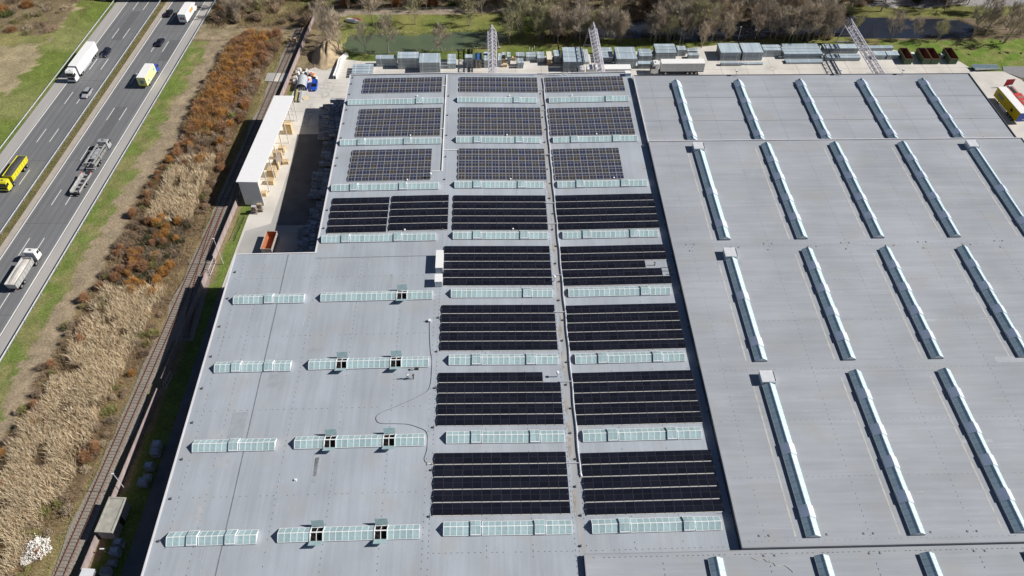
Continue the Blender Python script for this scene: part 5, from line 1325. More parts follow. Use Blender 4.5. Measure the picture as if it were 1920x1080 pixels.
# car transporter and its trailer
x, y, z = hpos(-104.6, 166.6)
t = thing('car_transporter', 'empty grey car transporter lorry driving away', 'lorry', (x, y, z), HA)
cab(t, 3.5, 5.4, .5, 2.9, SILVERP, sleeper=False); chassis(t, -4.8, 5.0); axles(t, (4.4, -1.8, -3.0), .45)
for s in (-1, 1):
    MB().box(s * 1.05 - .22, s * 1.05 + .22, -5.2, 3.0, 2.35, 2.5).obj('upper_track', STEELG, t)
    MB().box(s * .8 - .3, s * .8 + .3, -5.0, 3.0, 1.06, 1.16).obj('lower_track', STEELG, t)
    for q in (-4.8, -1.5, 2.6): MB().box(s * 1.18 - .07, s * 1.18 + .07, q, q + .2, .9, 2.348).obj('post', STEELG, t)
for q in (-4.9, -3.2, -1.5, .2, 1.9): MB().box(-.83, .83, q, q + .3, 2.37, 2.46).obj('cross_member', STEELG, t)
MB().box(-.5, .5, -2.6, 1.2, 2.2, 2.34).obj('deck_plate', GALV, t)
MB().box(-1.2, 1.2, -5.5, -5.2, .6, 1.05).obj('ramp', STEELG, t)
x, y, z = hpos(-104.7, 155.6)
t = thing('transporter_trailer', 'empty grey car trailer with red lamps behind the transporter', 'trailer', (x, y, z), HA)
chassis(t, -3.8, 5.4, .6); axles(t, (-.6, .6), .4)
for s in (-1, 1):
    MB().box(s * .85 - .35, s * .85 + .35, -4.0, 3.6, .95, 1.08).obj('deck_track', STEELG, t)
    MB().box(s * 1.22 - .05, s * 1.22 + .05, -3.9, 3.5, 1.0, 1.55).obj('side_rail', STEELG, t)
    MB().box(s * 1.22 - .06, s * 1.22 + .06, 2.6, 3.7, 1.56, 1.7).obj('lamp_bar', TAILL, t)
for q in (-3.6, -2.0, -.4, 1.2, 2.8): MB().box(-.48, .48, q, q + .4, .97, 1.05).obj('cross_member', GALV, t)
MB().box(-1.2, 1.2, -4.3, -4.0, .5, 1.1).obj('rear_beam', CHASS, t)
def tipper(label, o, yc, rz, paint, bodym, loadm, L=10.4):
    x, y, z = hpos(o, yc)
    t = thing('tipper_lorry', label, 'lorry', (x, y, z), rz)
    h = L / 2
    cab(t, h - 2.0, h, .6, 3.2, paint, sleeper=False); chassis(t, -h + .3, h - .3); axles(t, (h - 1.0, h - 2.9, -h + 2.7, -h + 1.3), .52)
    yb0, yb1 = -h, h - 3.2; zb, zt, k = 1.2, 2.75, .08
    b = MB()
    def wall(p): b.hexa(p)
    b.box(-1.05, 1.05, yb0 + .1, yb1, zb - .1, zb)
    for s in (-1, 1):
        b.hexa([(s * 1.05 - k / 2, yb0, zb), (s * 1.05 + k / 2, yb0, zb), (s * 1.05 + k / 2, yb1, zb), (s * 1.05 - k / 2, yb1, zb), (s * 1.25 - k / 2, yb0 - .15, zt), (s * 1.25 + k / 2, yb0 - .15, zt), (s * 1.25 + k / 2, yb1 + .05, zt), (s * 1.25 - k / 2, yb1 + .05, zt)])
    b.hexa([(-1.0, yb1 - k, zb), (1.0, yb1 - k, zb), (1.0, yb1, zb), (-1.0, yb1, zb), (-1.2, yb1, zt + .15), (1.2, yb1, zt + .15), (1.2, yb1 + k, zt + .15), (-1.2, yb1 + k, zt + .15)])
    b.hexa([(-1.0, yb0, zb), (1.0, yb0, zb), (1.0, yb0 + k, zb), (-1.0, yb0 + k, zb), (-1.2, yb0 - .2, zt - .05), (1.2, yb0 - .2, zt - .05), (1.2, yb0 - .2 + k, zt - .05), (-1.2, yb0 - .2 + k, zt - .05)])
    b.obj('tipper_body', bodym, t)
    for q in np.arange(yb0 + .5, yb1, 1.2):
        for s in (-1, 1): MB().hexa([(s * 1.12 - .05, q, zb), (s * 1.12 + .05, q, zb), (s * 1.12 + .05, q + .14, zb), (s * 1.12 - .05, q + .14, zb), (s * 1.33 - .05, q, zt - .1), (s * 1.33 + .03, q, zt - .1), (s * 1.33 + .03, q + .14, zt - .1), (s * 1.33 - .05, q + .14, zt - .1)]).obj('body_rib', bodym, t)
    ld = MB(); n = 7; zt_ = zt; zt = zt + (.42 if loadm is DARKTARP else 0)
    rings = []
    for i in range(n):
        yy = yb0 + .15 + (yb1 - yb0 - .3) * i / (n - 1); e = .35 * math.sin(math.pi * i / (n - 1))
        rings.append([(-1.12, yy, zt - .55), (-.6, yy, zt - .35 + e), (0, yy, zt - .3 + e * 1.2), (.6, yy, zt - .35 + e * .9), (1.12, yy, zt - .55), (0, yy, zb + .1)])
    ld.loft(rings).obj('load', loadm, t)
    for s in (-1, 1): MB().box(s * .9 - .2, s * .9 + .2, -h - .12, -h - .06, .75, .95).obj('tail_light', TAILL, t)
tipper('white tipper lorry with a pale load at the lower left of the motorway', -104.9, 124.6, HA, WHITE, TIPBODY, SAND, 11.4)
tipper('bright yellow tipper lorry with dark cover at the left picture edge', -123.3, 158.8, math.pi + HA, YELLOWP, YELLOWP, DARKTARP, 11.4)
for o, yc, away, p, est, lab in ((-122.9, 218.0, False, NAVYP, True, 'dark blue estate car beside the long white lorry'), (-119.9, 196.2, False, SILVERP, True, 'silver car on the inner lane of the left carriageway'),
                               (-111.5, 242.0, True, BLACKP, False, 'black car overtaking the white box lorry'), (-108.2, 224.0, True, NAVYP, False, 'dark car in the middle lane of the right carriageway')):
    x, y, z = hpos(o, yc)
    car(lab, x, y, HA + (0 if away else math.pi), p, est)
# lorries in the rear yard, cabs to the left
def yard_lorry(label, x0, yc, open_side):
    t = thing('curtain_lorry', label, 'lorry', (x0, yc, .03), math.pi / 2)      # +y local -> -x world
    cab(t, -2.2, 0, .55, 3.7, WHITE); chassis(t, -6.5, -.3); axles(t, (-1.1, -4.6), .5)
    y0, y1 = -16.2, -2.9
    MB().box(-1.25, 1.25, y0, y1, 1.0, 1.2).obj('trailer_deck', CHASS, t)
    MB().box(-1.29, 1.29, y0, y1, 3.85, 4.0).obj('trailer_roof', WHITE_T, t)
    MB().box(-1.25, 1.25, y1 - .1, y1, 1.202, 3.848).obj('headboard', WHITE, t)
    MB().box(-1.25, 1.25, y0, y0 + .1, 1.202, 3.848).obj('rear_doors', WHITE if not open_side else GALV, t)
    axles(t, (y0 + 2.2, y0 + 3.5, y0 + 4.8), .5)
    for s in (-1.2, 1.2):
        for q in (y0 + 4.4, y0 + 8.8): MB().box(s - .06, s + .06, q, q + .15, 1.202, 3.848).obj('roof_post', GALV, t)
    if open_side:
        # gathered curtain folds on the near side (local -x faces world -y ... both sides built)
        for s in (1.16,):
            b = MB()
            for k in range(9):
                q = y1 - .2 - k * .34; b.hexa([(s - .10, q - .3, 1.0), (s + .02, q - .3, 1.0), (s + .12, q, 1.0), (s, q, 1.0), (s - .08, q - .26, 3.84), (s + .02, q - .26, 3.84), (s + .10, q - .02, 3.84), (s, q - .02, 3.84)])
            b.obj('gathered_curtain', mat('grey curtain', (.42, .43, .45), .7, var=.25, scale=2), t)
        MB().box(-1.22, -1.18, y0 + .1, y1 - .1, 1.202, 3.848).obj('far_curtain', GALV, t)
        for k, (a, c) in enumerate(((y0 + .6, y0 + 5.0), (y0 + 5.3, y0 + 9.6))):
            for l in range(2): MB().box(-1.0, 1.0, a, c, 1.25 + l * .75, 1.9 + l * .75).obj('steel_load', PACKSIDE, t)
    else:
        MB().box(-1.24, -1.2, y0 + .1, y1 - .1, 1.202, 3.848).obj('far_curtain', WHITE_T, t)
        b = MB(); b.box(-1.0, 1.0, y0 + 5, y1 - .4, 1.21, 2.1); b.obj('steel_load', PACKSIDE, t)
    return t
yard_lorry('covered white lorry half hidden behind the rear edge of the middle hall', 26.7, 203.0, False)
yard_lorry('white lorry with gathered curtain and open side behind the rear hall', 49.7, 205.8, True)
# yellow trailer, red flatbed and ramp at the right edge
t = thing('yellow_trailer', 'box trailer with yellow side, white roof and blue end at the right edge', 'trailer', (152.4, 178.2, .03), .055)
MB().box(-1.27, 1.27, .06, 13.0, 1.1, 3.95).obj('cargo_box', TRYEL, t); MB().box(-1.29, 1.29, 0, 13.05, 3.952, 4.02).obj('box_roof', WHITE_T, t); MB().box(-1.275, 1.275, 0, .058, 1.1, 3.95).obj('end_wall', BLUEP, t)
MB().box(.3, .75, -.02, -.002, 1.6, 1.9).obj('end_print', WHITE, t); MB().box(-1.29, -1.272, 3.2, 4.2, 2.0, 3.0).obj('side_print', CHASS, t); MB().box(-1.29, -1.272, 8.5, 11.6, 2.2, 3.2).obj('side_print', mat('blue grey print', (.24, .27, .16), .6), t)
chassis(t, .5, 12.5, .78); axles(t, (2.2, 3.5, 4.8), .5)
for s in (-.8, .8): MB().box(s - .08, s + .08, 10.4, 10.6, 0, .8).obj('support_leg', CHASS, t)
MB().box(-1.3, -1.2, 5.6, 9.0, .4, 1.0).obj('side_locker', WHITE, t)
t = thing('red_flatbed', 'red flatbed trailer with raised red headboard at the right edge', 'trailer', (158.6, 185.0, .03), .09)
MB().box(-1.25, 1.25, -8, 7.0, 1.0, 1.2).obj('deck', REDP, t); MB().box(-1.2, 1.2, 6.0, 11.5, .75, .9).obj('neck_deck', mat('worn red deck', (.42, .22, .19), .8, var=.2), t)
MB().box(-1.3, 1.3, 11.6, 11.8, .5, 2.9).obj('headboard', mat('dark red', (.36, .03, .035), .6, var=.15), t); MB().box(-.6, .6, 10.4, 11.0, .902, 1.4).obj('gear_box', ALU_W, t)
axles(t, (-2, -.7, .6), .5); chassis(t, -7, 11)
for q in range(6):
    MB().box(-.9, .9, -6 + q * 2.1, -4.9 + q * 2.1, 1.202, 1.24).obj('deck_board', mat('grey deck board', (.30, .17, .15), .8), t)
t = thing('loading_ramp', 'blue grey mobile loading ramp lying beside the lawn', 'ramp', (151.0, 206.4, .03), -1.45)
b = MB().hexa([(-1.1, 0, .7), (1.1, 0, .7), (1.1, 9.0, .05), (-1.1, 9.0, .05), (-1.1, 0, .82), (1.1, 0, .82), (1.1, 9, .15), (-1.1, 9, .15)]).obj('ramp_deck', RAMPB, t)
for s in (-1.12, 1.12): MB().hexa([(s - .05, 0, .6), (s + .05, 0, .6), (s + .05, 9, .02), (s - .05, 9, .02), (s - .05, 0, 1.25), (s + .05, 0, 1.25), (s + .05, 9, .4), (s - .05, 9, .4)]).obj('side_rail', GALV, t)
for s in (-.9, .9): wheel(t, s * 1.0, 1.2, .35, .2)
MB().tube((-.9, -.6, 0), (0, 0, .7), .06, .06, 6).tube((.9, -.6, 0), (0, 0, .7), .06, .06, 6).obj('tow_bar', CHASS, t)

# ------------------------------------------------------------------ corner of the west yard
car('bright blue estate car parked in the west yard corner', -52.2, 199.4, math.pi + .05, BLUEP, True, 5.0, .03)
t = thing('arched_shelter', 'silver arched shelter with blue flank beside the blue car', 'shelter', (-55.7, 197.4, .03), .06)
n = 12; outer = [(1.45 * math.cos(math.pi * i / n), .9 + 1.5 * math.sin(math.pi * i / n)) for i in range(n + 1)]
b = MB()
for (x0, z0), (x1, z1) in zip(outer[:-1], outer[1:]): b.quad((x0, 0, z0), (x0, 5.2, z0), (x1, 5.2, z1), (x1, 0, z1))
b.obj('arched_roof', mat('silver sheet', (.58, .62, .64), .4, .3, var=.1), t, smooth=True)
for s in (-1.45, 1.45): MB().box(s - .04, s + .04, 0, 5.2, 0, .9).obj('flank', BLUEP, t)
MB().prism([(1.38 * math.cos(math.pi * i / n), .9 + 1.42 * math.sin(math.pi * i / n)) for i in range(n + 1)] + [(-1.38, 0), (1.38, 0)], 5.1, 5.18).obj('end_wall', WALL, t)
for q in range(4): MB().box(-1 + q * .55, -.7 + q * .55, .3, 1.2, 0, 1.0).obj('stored_drum', GALV, t)
for i, (x, y) in enumerate(((-58.3, 201.4), (-58.4, 203.3), (-58.2, 205.9), (-57.9, 207.6), (-54.9, 206.0))):
    t = thing('water_tank', f'white plastic tank by the pink fence, {ORD[i]} from the near end' if i < 4 else 'white plastic tank beside the rubble pile', 'tank', (x, y, .03), rng.uniform(-.2, .2), 'white tanks')
    MB().box(-.5, .5, -.55, .55, .14, 1.1, tx=.05, ty=.05).obj('tank_body', WHITE, t); MB().tube((0, 0, 1.1), (0, 0, 1.18), .16, .16, 8).obj('lid', CHASS, t); MB().box(-.55, .55, -.6, .6, 0, .12).obj('base_pallet', WOODG, t)
def rubble(name, label, cat, cx, cy, r, n, m, s0=.25, s1=.7, seed=3):
    rr = random.Random(seed); t = thing(name, label, cat, (cx, cy, .0))
    for i in range(n):
        a = rr.uniform(0, 6.28); d = r * math.sqrt(rr.random()); s = rr.uniform(s0, s1)
        MB().box(-s, s, -s * .6, s * .6, -s * .2, s * .5, tx=s * rr.uniform(.05, .3), ty=s * rr.uniform(.05, .2)).obj('rubble_piece', m[i % len(m)], t, loc=(d * math.cos(a), d * math.sin(a), .12 + .5 * rr.random() * (1 - d / r)), rot=(rr.uniform(-.5, .5), rr.uniform(-.5, .5), a))
rubble('rubble_pile', 'pile of scrap with orange and white pieces behind the blue car', 'rubble', -53.7, 204.6, 1.6, 22, [WHITE, mat('orange plastic', (.75, .25, .08), .6), CHASS, WOODG, REDP])
rubble('rubble_pile', 'white broken blocks at the foot of the soil heap', 'rubble', -55.6, 207.4, 1.4, 14, [WHITE, CONC, WOODG], seed=5)
rubble('rubble_pile', 'timber and rock lumps beside the white chute', 'rubble', -48.2, 212.6, 1.1, 10, [WOOD, BATTEN, CONC], seed=8)
t = thing('steel_beam', 'yellowish steel beam lying by the arched shelter', 'beam', (-56.6, 191.6, .05), .06); MB().box(-.25, .25, 0, 6.0, 0, .10).box(-.06, .06, 0, 6.0, .102, .5).box(-.25, .25, 0, 6.0, .502, .6).obj('profile', mat('dull yellow', (.42, .37, .18), .7, var=.2), t)
t = thing('steel_beam', 'grey steel beam lying in front of the arched shelter', 'beam', (-55.4, 191.5, .05), .05); MB().box(-.3, .3, 0, 5.4, 0, .12).box(-.07, .07, 0, 5.4, .122, .55).box(-.3, .3, 0, 5.4, .552, .66).obj('profile', GALV, t)
t = thing('cardboard_sheet', 'flat brown board lying beside the arched shelter', 'board', (-54.1, 193.6, .05), .7); MB().box(-.8, .8, -.5, .5, 0, .15).obj('board', WOOD, t)
t = thing('white_chute', 'long bent white chute lying across the yard corner', 'chute', (0, 0, 0))
cpts = [(-46.7, 203.5), (-46.25, 208.3), (-46.2, 212.9), (-44.3, 216.0)]
for i in range(3):
    (x0, y0), (x1, y1) = cpts[i], cpts[i + 1]; l = math.hypot(x1 - x0, y1 - y0); nx, ny = (y1 - y0) / l, -(x1 - x0) / l
    b = MB()
    for s, hh in ((-.42, 1.3), (.34, 1.3)):
        b.hexa([(x0 + nx * (s + d), y0 + ny * (s + d), 0.03) for d in (0, .1)] + [(x1 + nx * (s + d), y1 + ny * (s + d), 0.03) for d in (.1, 0)] + [(x0 + nx * (s + d), y0 + ny * (s + d), hh) for d in (0, .1)] + [(x1 + nx * (s + d), y1 + ny * (s + d), hh) for d in (.1, 0)])
    b.hexa([(x0 + nx * d, y0 + ny * d, 1.0) for d in (-.4, .4)] + [(x1 + nx * d, y1 + ny * d, 1.0) for d in (.4, -.4)] + [(x0 + nx * d, y0 + ny * d, 1.2) for d in (-.4, .4)] + [(x1 + nx * d, y1 + ny * d, 1.2) for d in (.4, -.4)])
    b.obj('chute_section', WHITE, t)
def heap(label, cx, cy, rx, ry, h, m, seed):
    k = 40
    u = np.linspace(-1.25, 1.25, k); U, V = np.meshgrid(u, u, indexing='ij')
    r = np.sqrt(U ** 2 + V ** 2)
    nn = vnoise(U * 10 + 50, V * 10 + 50, 3.1, seed) * .6 + vnoise(U * 10 + 50, V * 10 + 50, 1.1, seed + 1) * .35
    Z = h * np.where(r < 1, .5 + .5 * np.cos(np.pi * np.minimum(r, 1)), 0) * (.55 + .6 * nn) + np.where(r < 1, (nn - .45) * .9 * (1 - r), 0) - .1
    Z = np.where(r > 1.0, -.85, Z)
    vv = np.stack([cx + U * rx, cy + V * ry, Z], -1).reshape(-1, 3)
    i, j = np.meshgrid(np.arange(k - 1), np.arange(k - 1), indexing='ij'); q = (i * k + j).ravel()
    o = add('soil_heap', np_mesh('soil_heap', vv, np.stack([q, q + k, q + k + 1, q + 1], -1), m))
    tag(o, label, 'soil heap')
heap('brown heap of excavated soil beside the pink fence', -50.6, 216.5, 5.0, 9.0, 5.2, SOIL, 21)
t = thing('boat_wreck', 'white and red upturned boat on the lawn behind the green pond', 'boat', (-44.6, 236.6, .1), 1.25)
MB().loft([[(-.1, -2.4, .3), (.1, -2.4, .3), (.05, -2.4, .6), (-.05, -2.4, .6)], [(-.8, -.8, .1), (.8, -.8, .1), (.4, -.8, .9), (-.4, -.8, .9)], [(-.8, 1.6, .1), (.8, 1.6, .1), (.45, 1.6, .95), (-.45, 1.6, .95)], [(-.6, 2.4, .2), (.6, 2.4, .2), (.4, 2.4, .8), (-.4, 2.4, .8)]]).obj('hull', WHITE, t)
MB().box(.9, 1.9, -1.8, 1.2, 0, .5, tx=.1, ty=.2).obj('cover', mat('dull red', (.25, .05, .05), .8), t)
# mesh fence along the rear path
t = thing('mesh_fence', 'grey mesh fence along the path behind the green pond', 'fence', (-50, 241.9, 0), .035)
for i in range(26):
    MB().box(i * 2.6, i * 2.6 + .08, -.04, .04, 0, 1.7).obj('fence_post', GALV, t)
    b = MB()
    for z in (.2, .6, 1.0, 1.4, 1.62): b.box(i * 2.6 + .081, i * 2.6 + 2.599, -.012, .012, z, z + .03)
    for q in range(1, 8): b.box(i * 2.6 + q * .325, i * 2.6 + q * .325 + .02, -.006, .006, .1, 1.65)
    b.obj('mesh_panel', GALV, t)
for i, (x, y) in enumerate(((13.0, 218.6), (13.9, 218.2), (14.6, 219.4))):
    t = thing('valve_post', f'short white post on the lawn left of the second crane, {ORD[i]} of three', 'post', (x, y, 0)); MB().tube((0, 0, 0), (0, 0, 1.1), .09, .09, 8).obj('mast', WHITE, t); MB().tube((0, 0, 1.1), (0, 0, 1.2), .15, .08, 8).obj('cap', WHITE, t)
MOLE = mat('molehill earth', (.15, .11, .075), .95, var=.3)
mm = MB(); rr = random.Random(4)
mm.loft([[(r_ * math.cos(2 * math.pi * i / 9) * rr.uniform(.8, 1.15), r_ * math.sin(2 * math.pi * i / 9) * rr.uniform(.8, 1.15), z_) for i in range(9)] for r_, z_ in ((.5, -.1), (.36, .12), (.15, .24), (.03, .27))])
mme = mm.mesh('molehill', MOLE)
for i in range(26):
    x, y = (rng.uniform(150, 176), rng.uniform(215, 223)) if i < 18 else (rng.uniform(62, 73), rng.uniform(220, 222.5))
    o = add('molehill', mme, None, (x, y, -.08), (0, 0, rng.uniform(0, 6)), (rng.uniform(.7, 1.5),) * 3); tag(o, 'small dark molehill on the lawn' if i < 18 else 'small dark molehill on the grass by the steel packs', 'molehill', 'molehills on the right lawn' if i < 18 else 'molehills by the packs')

# ------------------------------------------------------------------ trees
def tree_meshes(seed, H, bark, twig, limbs=8, trunk=.28, tr=.17, spread=.75, dens=9, tw=.034):
    r = random.Random(seed)
    b = MB(); V = []; F = []
    def rv(): return Vector((r.gauss(0, 1), r.gauss(0, 1), r.gauss(0, 1))).normalized()
    def twig_(p, q, w):
        d = (q - p).normalized(); s = d.cross(rv())
        if s.length < 1e-3: return
        s = s.normalized() * w; n = len(V)
        V.extend([tuple(p - s), tuple(p + s), tuple(q)]); F.append((n, n + 1, n + 2))
    stems = 1 if r.random() < .7 else r.choice((2, 3))
    for st in range(stems):
        base = Vector((r.uniform(-.25, .25), r.uniform(-.25, .25), -.1)) if stems > 1 else Vector((0, 0, -.15))
        lean = Vector((r.uniform(-.18, .18), r.uniform(-.18, .18), 1)) if stems > 1 else Vector((r.uniform(-.06, .06), r.uniform(-.06, .06), 1))
        hh = H * r.uniform(.72, .82); k = 5; pts = [base]
        for i in range(k): pts.append(pts[-1] + lean.normalized() * (hh / k) + Vector((r.uniform(-.12, .12), r.uniform(-.12, .12), 0)) * H / 9)
        rad = [tr * (1 - .8 * i / k) / (1 if stems == 1 else 1.3) for i in range(k + 1)]
        for i in range(k): b.tube(pts[i], pts[i + 1], rad[i], rad[i + 1], 6, cap=False)
        def at(t):
            f = t * k; i = min(int(f), k - 1); return pts[i].lerp(pts[i + 1], f - i)
        nl = max(4, limbs // stems)
        for l in range(nl + 1):
            t = trunk + (1 - trunk) * (l / nl); p = at(min(t, .999)); a = 2.4 * l + r.uniform(-.5, .5)
            up = .55 + .9 * t
            d = Vector((math.cos(a) * spread, math.sin(a) * spread, up)).normalized()
            ll = H * (.42 - .22 * t) * r.uniform(.8, 1.2); q = p + d * ll
            q += Vector((0, 0, ll * .08))
            b.tube(p, q, tr * .38 * (1.1 - t * .6), tr * .12, 4, cap=False)
            for m in range(5):
                s = .25 + .75 * m / 4; pp = p.lerp(q, s)
                dd = (d + rv() * .75 + Vector((0, 0, .25))).normalized(); l2 = ll * r.uniform(.35, .6) * (1.15 - s * .4); qq = pp + dd * l2
                b.tube(pp, qq, tr * .12, tr * .04, 3, cap=False)
                for n in range(dens):
                    s2 = .15 + .85 * (n + r.random()) / dens; p3 = pp.lerp(qq, s2)
                    d3 = (dd * .8 + rv() * .6 + Vector((0, 0, .4))).normalized(); l3 = H * r.uniform(.09, .19); q3 = p3 + d3 * l3
                    twig_(p3, q3, tw)
                    for z in range(3):
                        p4 = p3.lerp(q3, r.uniform(.2, .8)); twig_(p4, p4 + (d3 * .8 + rv() * .6 + Vector((0, 0, .25))).normalized() * l3 * r.uniform(.5, .9), tw * .8)
    cm = bpy.data.meshes.new('crown'); cm.from_pydata(V, [], F); cm.materials.append(twig); cm.update()
    return b.mesh('trunk', bark), cm
TV = []
for i in range(9):
    TV.append(tree_meshes(100 + i, 10.0, BARK_T if i % 3 == 1 else BARK_G, TW[i % 4], limbs=(8, 10, 9)[i % 3], trunk=(.28, .2, .35)[i % 3], spread=(.75, .55, .95, .65)[i % 4], dens=(9, 8, 11)[i % 3]))
def tree(label, x, y, h, v, group=None, z=-.1, name='bare_tree'):
    t = thing(name, label, 'tree', (x, y, z), rng.uniform(0, 6.28), group); s = h / 10.0
    t.scale = (s * rng.uniform(.9, 1.15), s * rng.uniform(.9, 1.15), s)
    add('trunk', TV[v][0], t); add('crown', TV[v][1], t)
for x, y, h, v, lab in ((-47.3, 219, 12, 1, 'pale bare tree beside the soil heap'), (-50.6, 223.5, 11, 4, 'bare tree behind the soil heap by the fence'), (-38.7, 216.8, 10, 0, 'slim bare tree before the left end of the green pond'), (-31.7, 217.9, 12, 2, 'forked bare tree on the near bank of the green pond'),
                        (-14.7, 218.2, 8.6, 6, 'small bare tree on the near bank behind the big flat-topped stack'), (6.8, 223.2, 11, 7, 'greenish bare tree at the right end of the green pond'), (10.4, 228.8, 12, 3, 'dark bare tree behind the right end of the green pond'),
                        (-38, 234.9, 12, 1, 'bare tree on the far lawn beside the upturned boat'), (-24, 235.1, 11, 7, 'spreading bare tree in the middle of the far lawn'), (-6.3, 234, 8.5, 3, 'small bare tree at the right of the far lawn'), (-2, 240.4, 8.5, 0, 'thin dark tree by the mesh fence'),
                        (68.4, 219.8, 8, 1, 'pinkish bare tree beside the open lorry'), (138.5, 223.5, 7.5, 8, 'bare tree on the lawn left of the touching green skips'), (146.5, 222.8, 7, 3, 'small bare tree behind the green skip standing alone'), (131.0, 223.0, 10, 0, 'wide bare tree on the pond bank behind the first green skip'), (120.5, 227.8, 6, 3, 'small leafy greenish tree behind the third crane'), (168.0, 221.5, 11, 6, 'leaning bare tree at the far right lawn')):
    tree(lab, x, y, h, v)
def far_ok(x, y, P): return not bool(inpoly(np.array([x]), np.array([y]), P)[0])
cnt = 0
WOODG_ = 'bare trees of the wood beyond the yard'
yy = 246.5
while yy < 266:
    xx = -54 + rng.uniform(0, 4)
    while xx < 128:
        tree('leafless tree in the wood along the top edge, ' + ('behind the green pond' if xx < 10 else ('above the second crane' if xx < 50 else 'above the flat-topped stacks')) + (', front row' if yy < 250 else ', further back'), xx + rng.uniform(-1.6, 1.6), yy + rng.uniform(-1.8, 1.8), rng.uniform(7.5, 12.5), rng.choice((0, 1, 2, 2, 5, 4, 3, 6)), 'bare trees of the wood at the top'); cnt += 1
        xx += 4.9
    yy += 5.4
for i in range(210):
    x = rng.uniform(14, 114); y = rng.uniform(222.8, 245) if i % 3 else rng.uniform(222.6, 226.8)
    if not far_ok(x, y, POND2) and (rng.random() < .62): continue
    if (44 < x < 52 or 80 < x < 86) and y < 236: continue
    tree('leafless tree on the dark pond\'s ' + ('near' if y < 231 else 'far') + ' bank, ' + ('between the first two cranes' if x < 32 else ('behind the covered lorry' if x < 50 else ('behind the open lorry' if x < 70 else ('behind the flat-topped stacks' if x < 93 else 'left of the third crane')))), x, y, rng.uniform(7.0, 12.0), rng.choice((0, 0, 2, 5, 1, 4, 3, 8)), 'bare trees around the dark pond')
for i in range(34):
    x = rng.uniform(112, 190); y = rng.uniform(240.0, 258)
    tree('slender leafless tree at the top right beyond the dark pond', x, y, rng.uniform(8, 12), rng.choice((0, 4, 5, 8)), 'slender trees beyond the dark pond')
for i in range(9):
    x = rng.uniform(150, 178); y = rng.uniform(224.5, 234)
    if far_ok(x, y, POND2): tree('grey leafless tree on the right bank of the dark pond', x, y, rng.uniform(8, 11.5), rng.choice((0, 4, 8)), 'trees right of the dark pond')

# ------------------------------------------------------------------ shrubs, reeds, undergrowth
def shrub_mesh(seed, H, Rr, n, m, w=.045, leaf=0, ls=1.0):
    r = random.Random(seed); V = []; F = []
    for i in range(n):
        a = r.uniform(0, 6.283); rad = Rr * math.sqrt(r.random()); h = H * (1 - .45 * (rad / Rr) ** 2) * r.uniform(.55, 1.0)
        base = Vector((math.cos(a) * rad * .35, math.sin(a) * rad * .35, -.1)); tip = Vector((math.cos(a) * rad + r.uniform(-.2, .2), math.sin(a) * rad + r.uniform(-.2, .2), h))
        mid = base.lerp(tip, .35) if i % 3 else base
        s = Vector((r.gauss(0, 1), r.gauss(0, 1), .2)).normalized() * w
        k = len(V); V += [tuple(mid - s), tuple(mid + s), tuple(tip)]; F.append((k, k + 1, k + 2))
        for q in range(2):
            p = mid.lerp(tip, r.uniform(.3, .9)); e = p + Vector((r.gauss(0, .35), r.gauss(0, .35), r.uniform(.1, .5))) * H * .3
            s = Vector((r.gauss(0, 1), r.gauss(0, 1), .2)).normalized() * w * .8
            k = len(V); V += [tuple(p - s), tuple(p + s), tuple(e)]; F.append((k, k + 1, k + 2))
        for q in range(leaf):
            p = mid.lerp(tip, r.uniform(.3, 1.0)) + Vector((r.gauss(0, .15), r.gauss(0, .15), r.gauss(0, .15)))
            u = Vector((r.gauss(0, 1), r.gauss(0, 1), r.gauss(0, 1))).normalized() * .09 * ls; v_ = u.orthogonal().normalized() * .07 * ls
            k = len(V); V += [tuple(p - u), tuple(p + v_), tuple(p + u), tuple(p - v_)]; F.append((k, k + 1, k + 2, k + 3))
    me = bpy.data.meshes.new('shrub'); me.from_pydata(V, [], F); me.materials.append(m); me.update(); return me
SHV = {k: [shrub_mesh(300 + 10 * i + j, (3.4 if k in ('or', 'ru') else 2.6), (1.25, 1.6, 1.0)[j], (420 if k in ('or', 'ru') else 190), m, .05) for j in range(3)] for i, (k, m) in enumerate((('or', SH_OR), ('ru', SH_RU), ('br', SH_BR), ('gr', SH_GR), ('dk', SH_DK), ('ta', TW[1])))}
SHV['iv'] = [shrub_mesh(380 + j, 2.8, 1.6, 160, SH_IV, leaf=6) for j in range(2)]
SHV['wh'] = [shrub_mesh(390, 2.8, 1.9, 240, SH_WH, w=.015, leaf=11, ls=1.15)]
LABS = {'or': ('orange willow shrub in the railway thicket', 'orange willow shrubs'), 'ru': ('rust brown willow shrub in the railway thicket', 'rust willow shrubs'),
        'br': ('brown leafless shrub in the thicket beside the railway', 'brown thicket shrubs'), 'gr': ('mossy green shrub in the thicket beside the railway', 'mossy thicket shrubs'), 'dk': ('dark bramble clump in the thicket hollow', 'dark bramble clumps'), 'ta': ('pale tan leafless shrub in the thicket', 'tan thicket shrubs')}
SCRUB = []
KCOL = {'br': (.34, .255, .18), 'gr': (.26, .25, .10), 'dk': (.10, .10, .055), 'ta': (.43, .35, .25), 'iv': (.06, .09, .028), 'ru': (.30, .15, .06)}
def shrub(kind, x, y, s, lab=None, grp=None, z=-.15, sz=1.0):
    if kind in ('br', 'gr', 'dk', 'ta', 'iv') or lab and kind == 'ru':
        SCRUB.append((kind, x, y, z, rng.uniform(0, 6.28), s, sz)); return
    o = add('shrub', rng.choice(SHV[kind]), None, (x, y, z), (0, 0, rng.uniform(0, 6.28)), (s * rng.uniform(.85, 1.2), s * rng.uniform(.85, 1.2), s * sz))
    tag(o, lab or LABS[kind][0] + ('' if y < 118 else (', in the dark hollow' if y < 146 else (', around the upper reed patch' if y < 177 else (', level with the canopy' if y < 200 else ', near the top end')))), 'shrub', grp or LABS[kind][1])
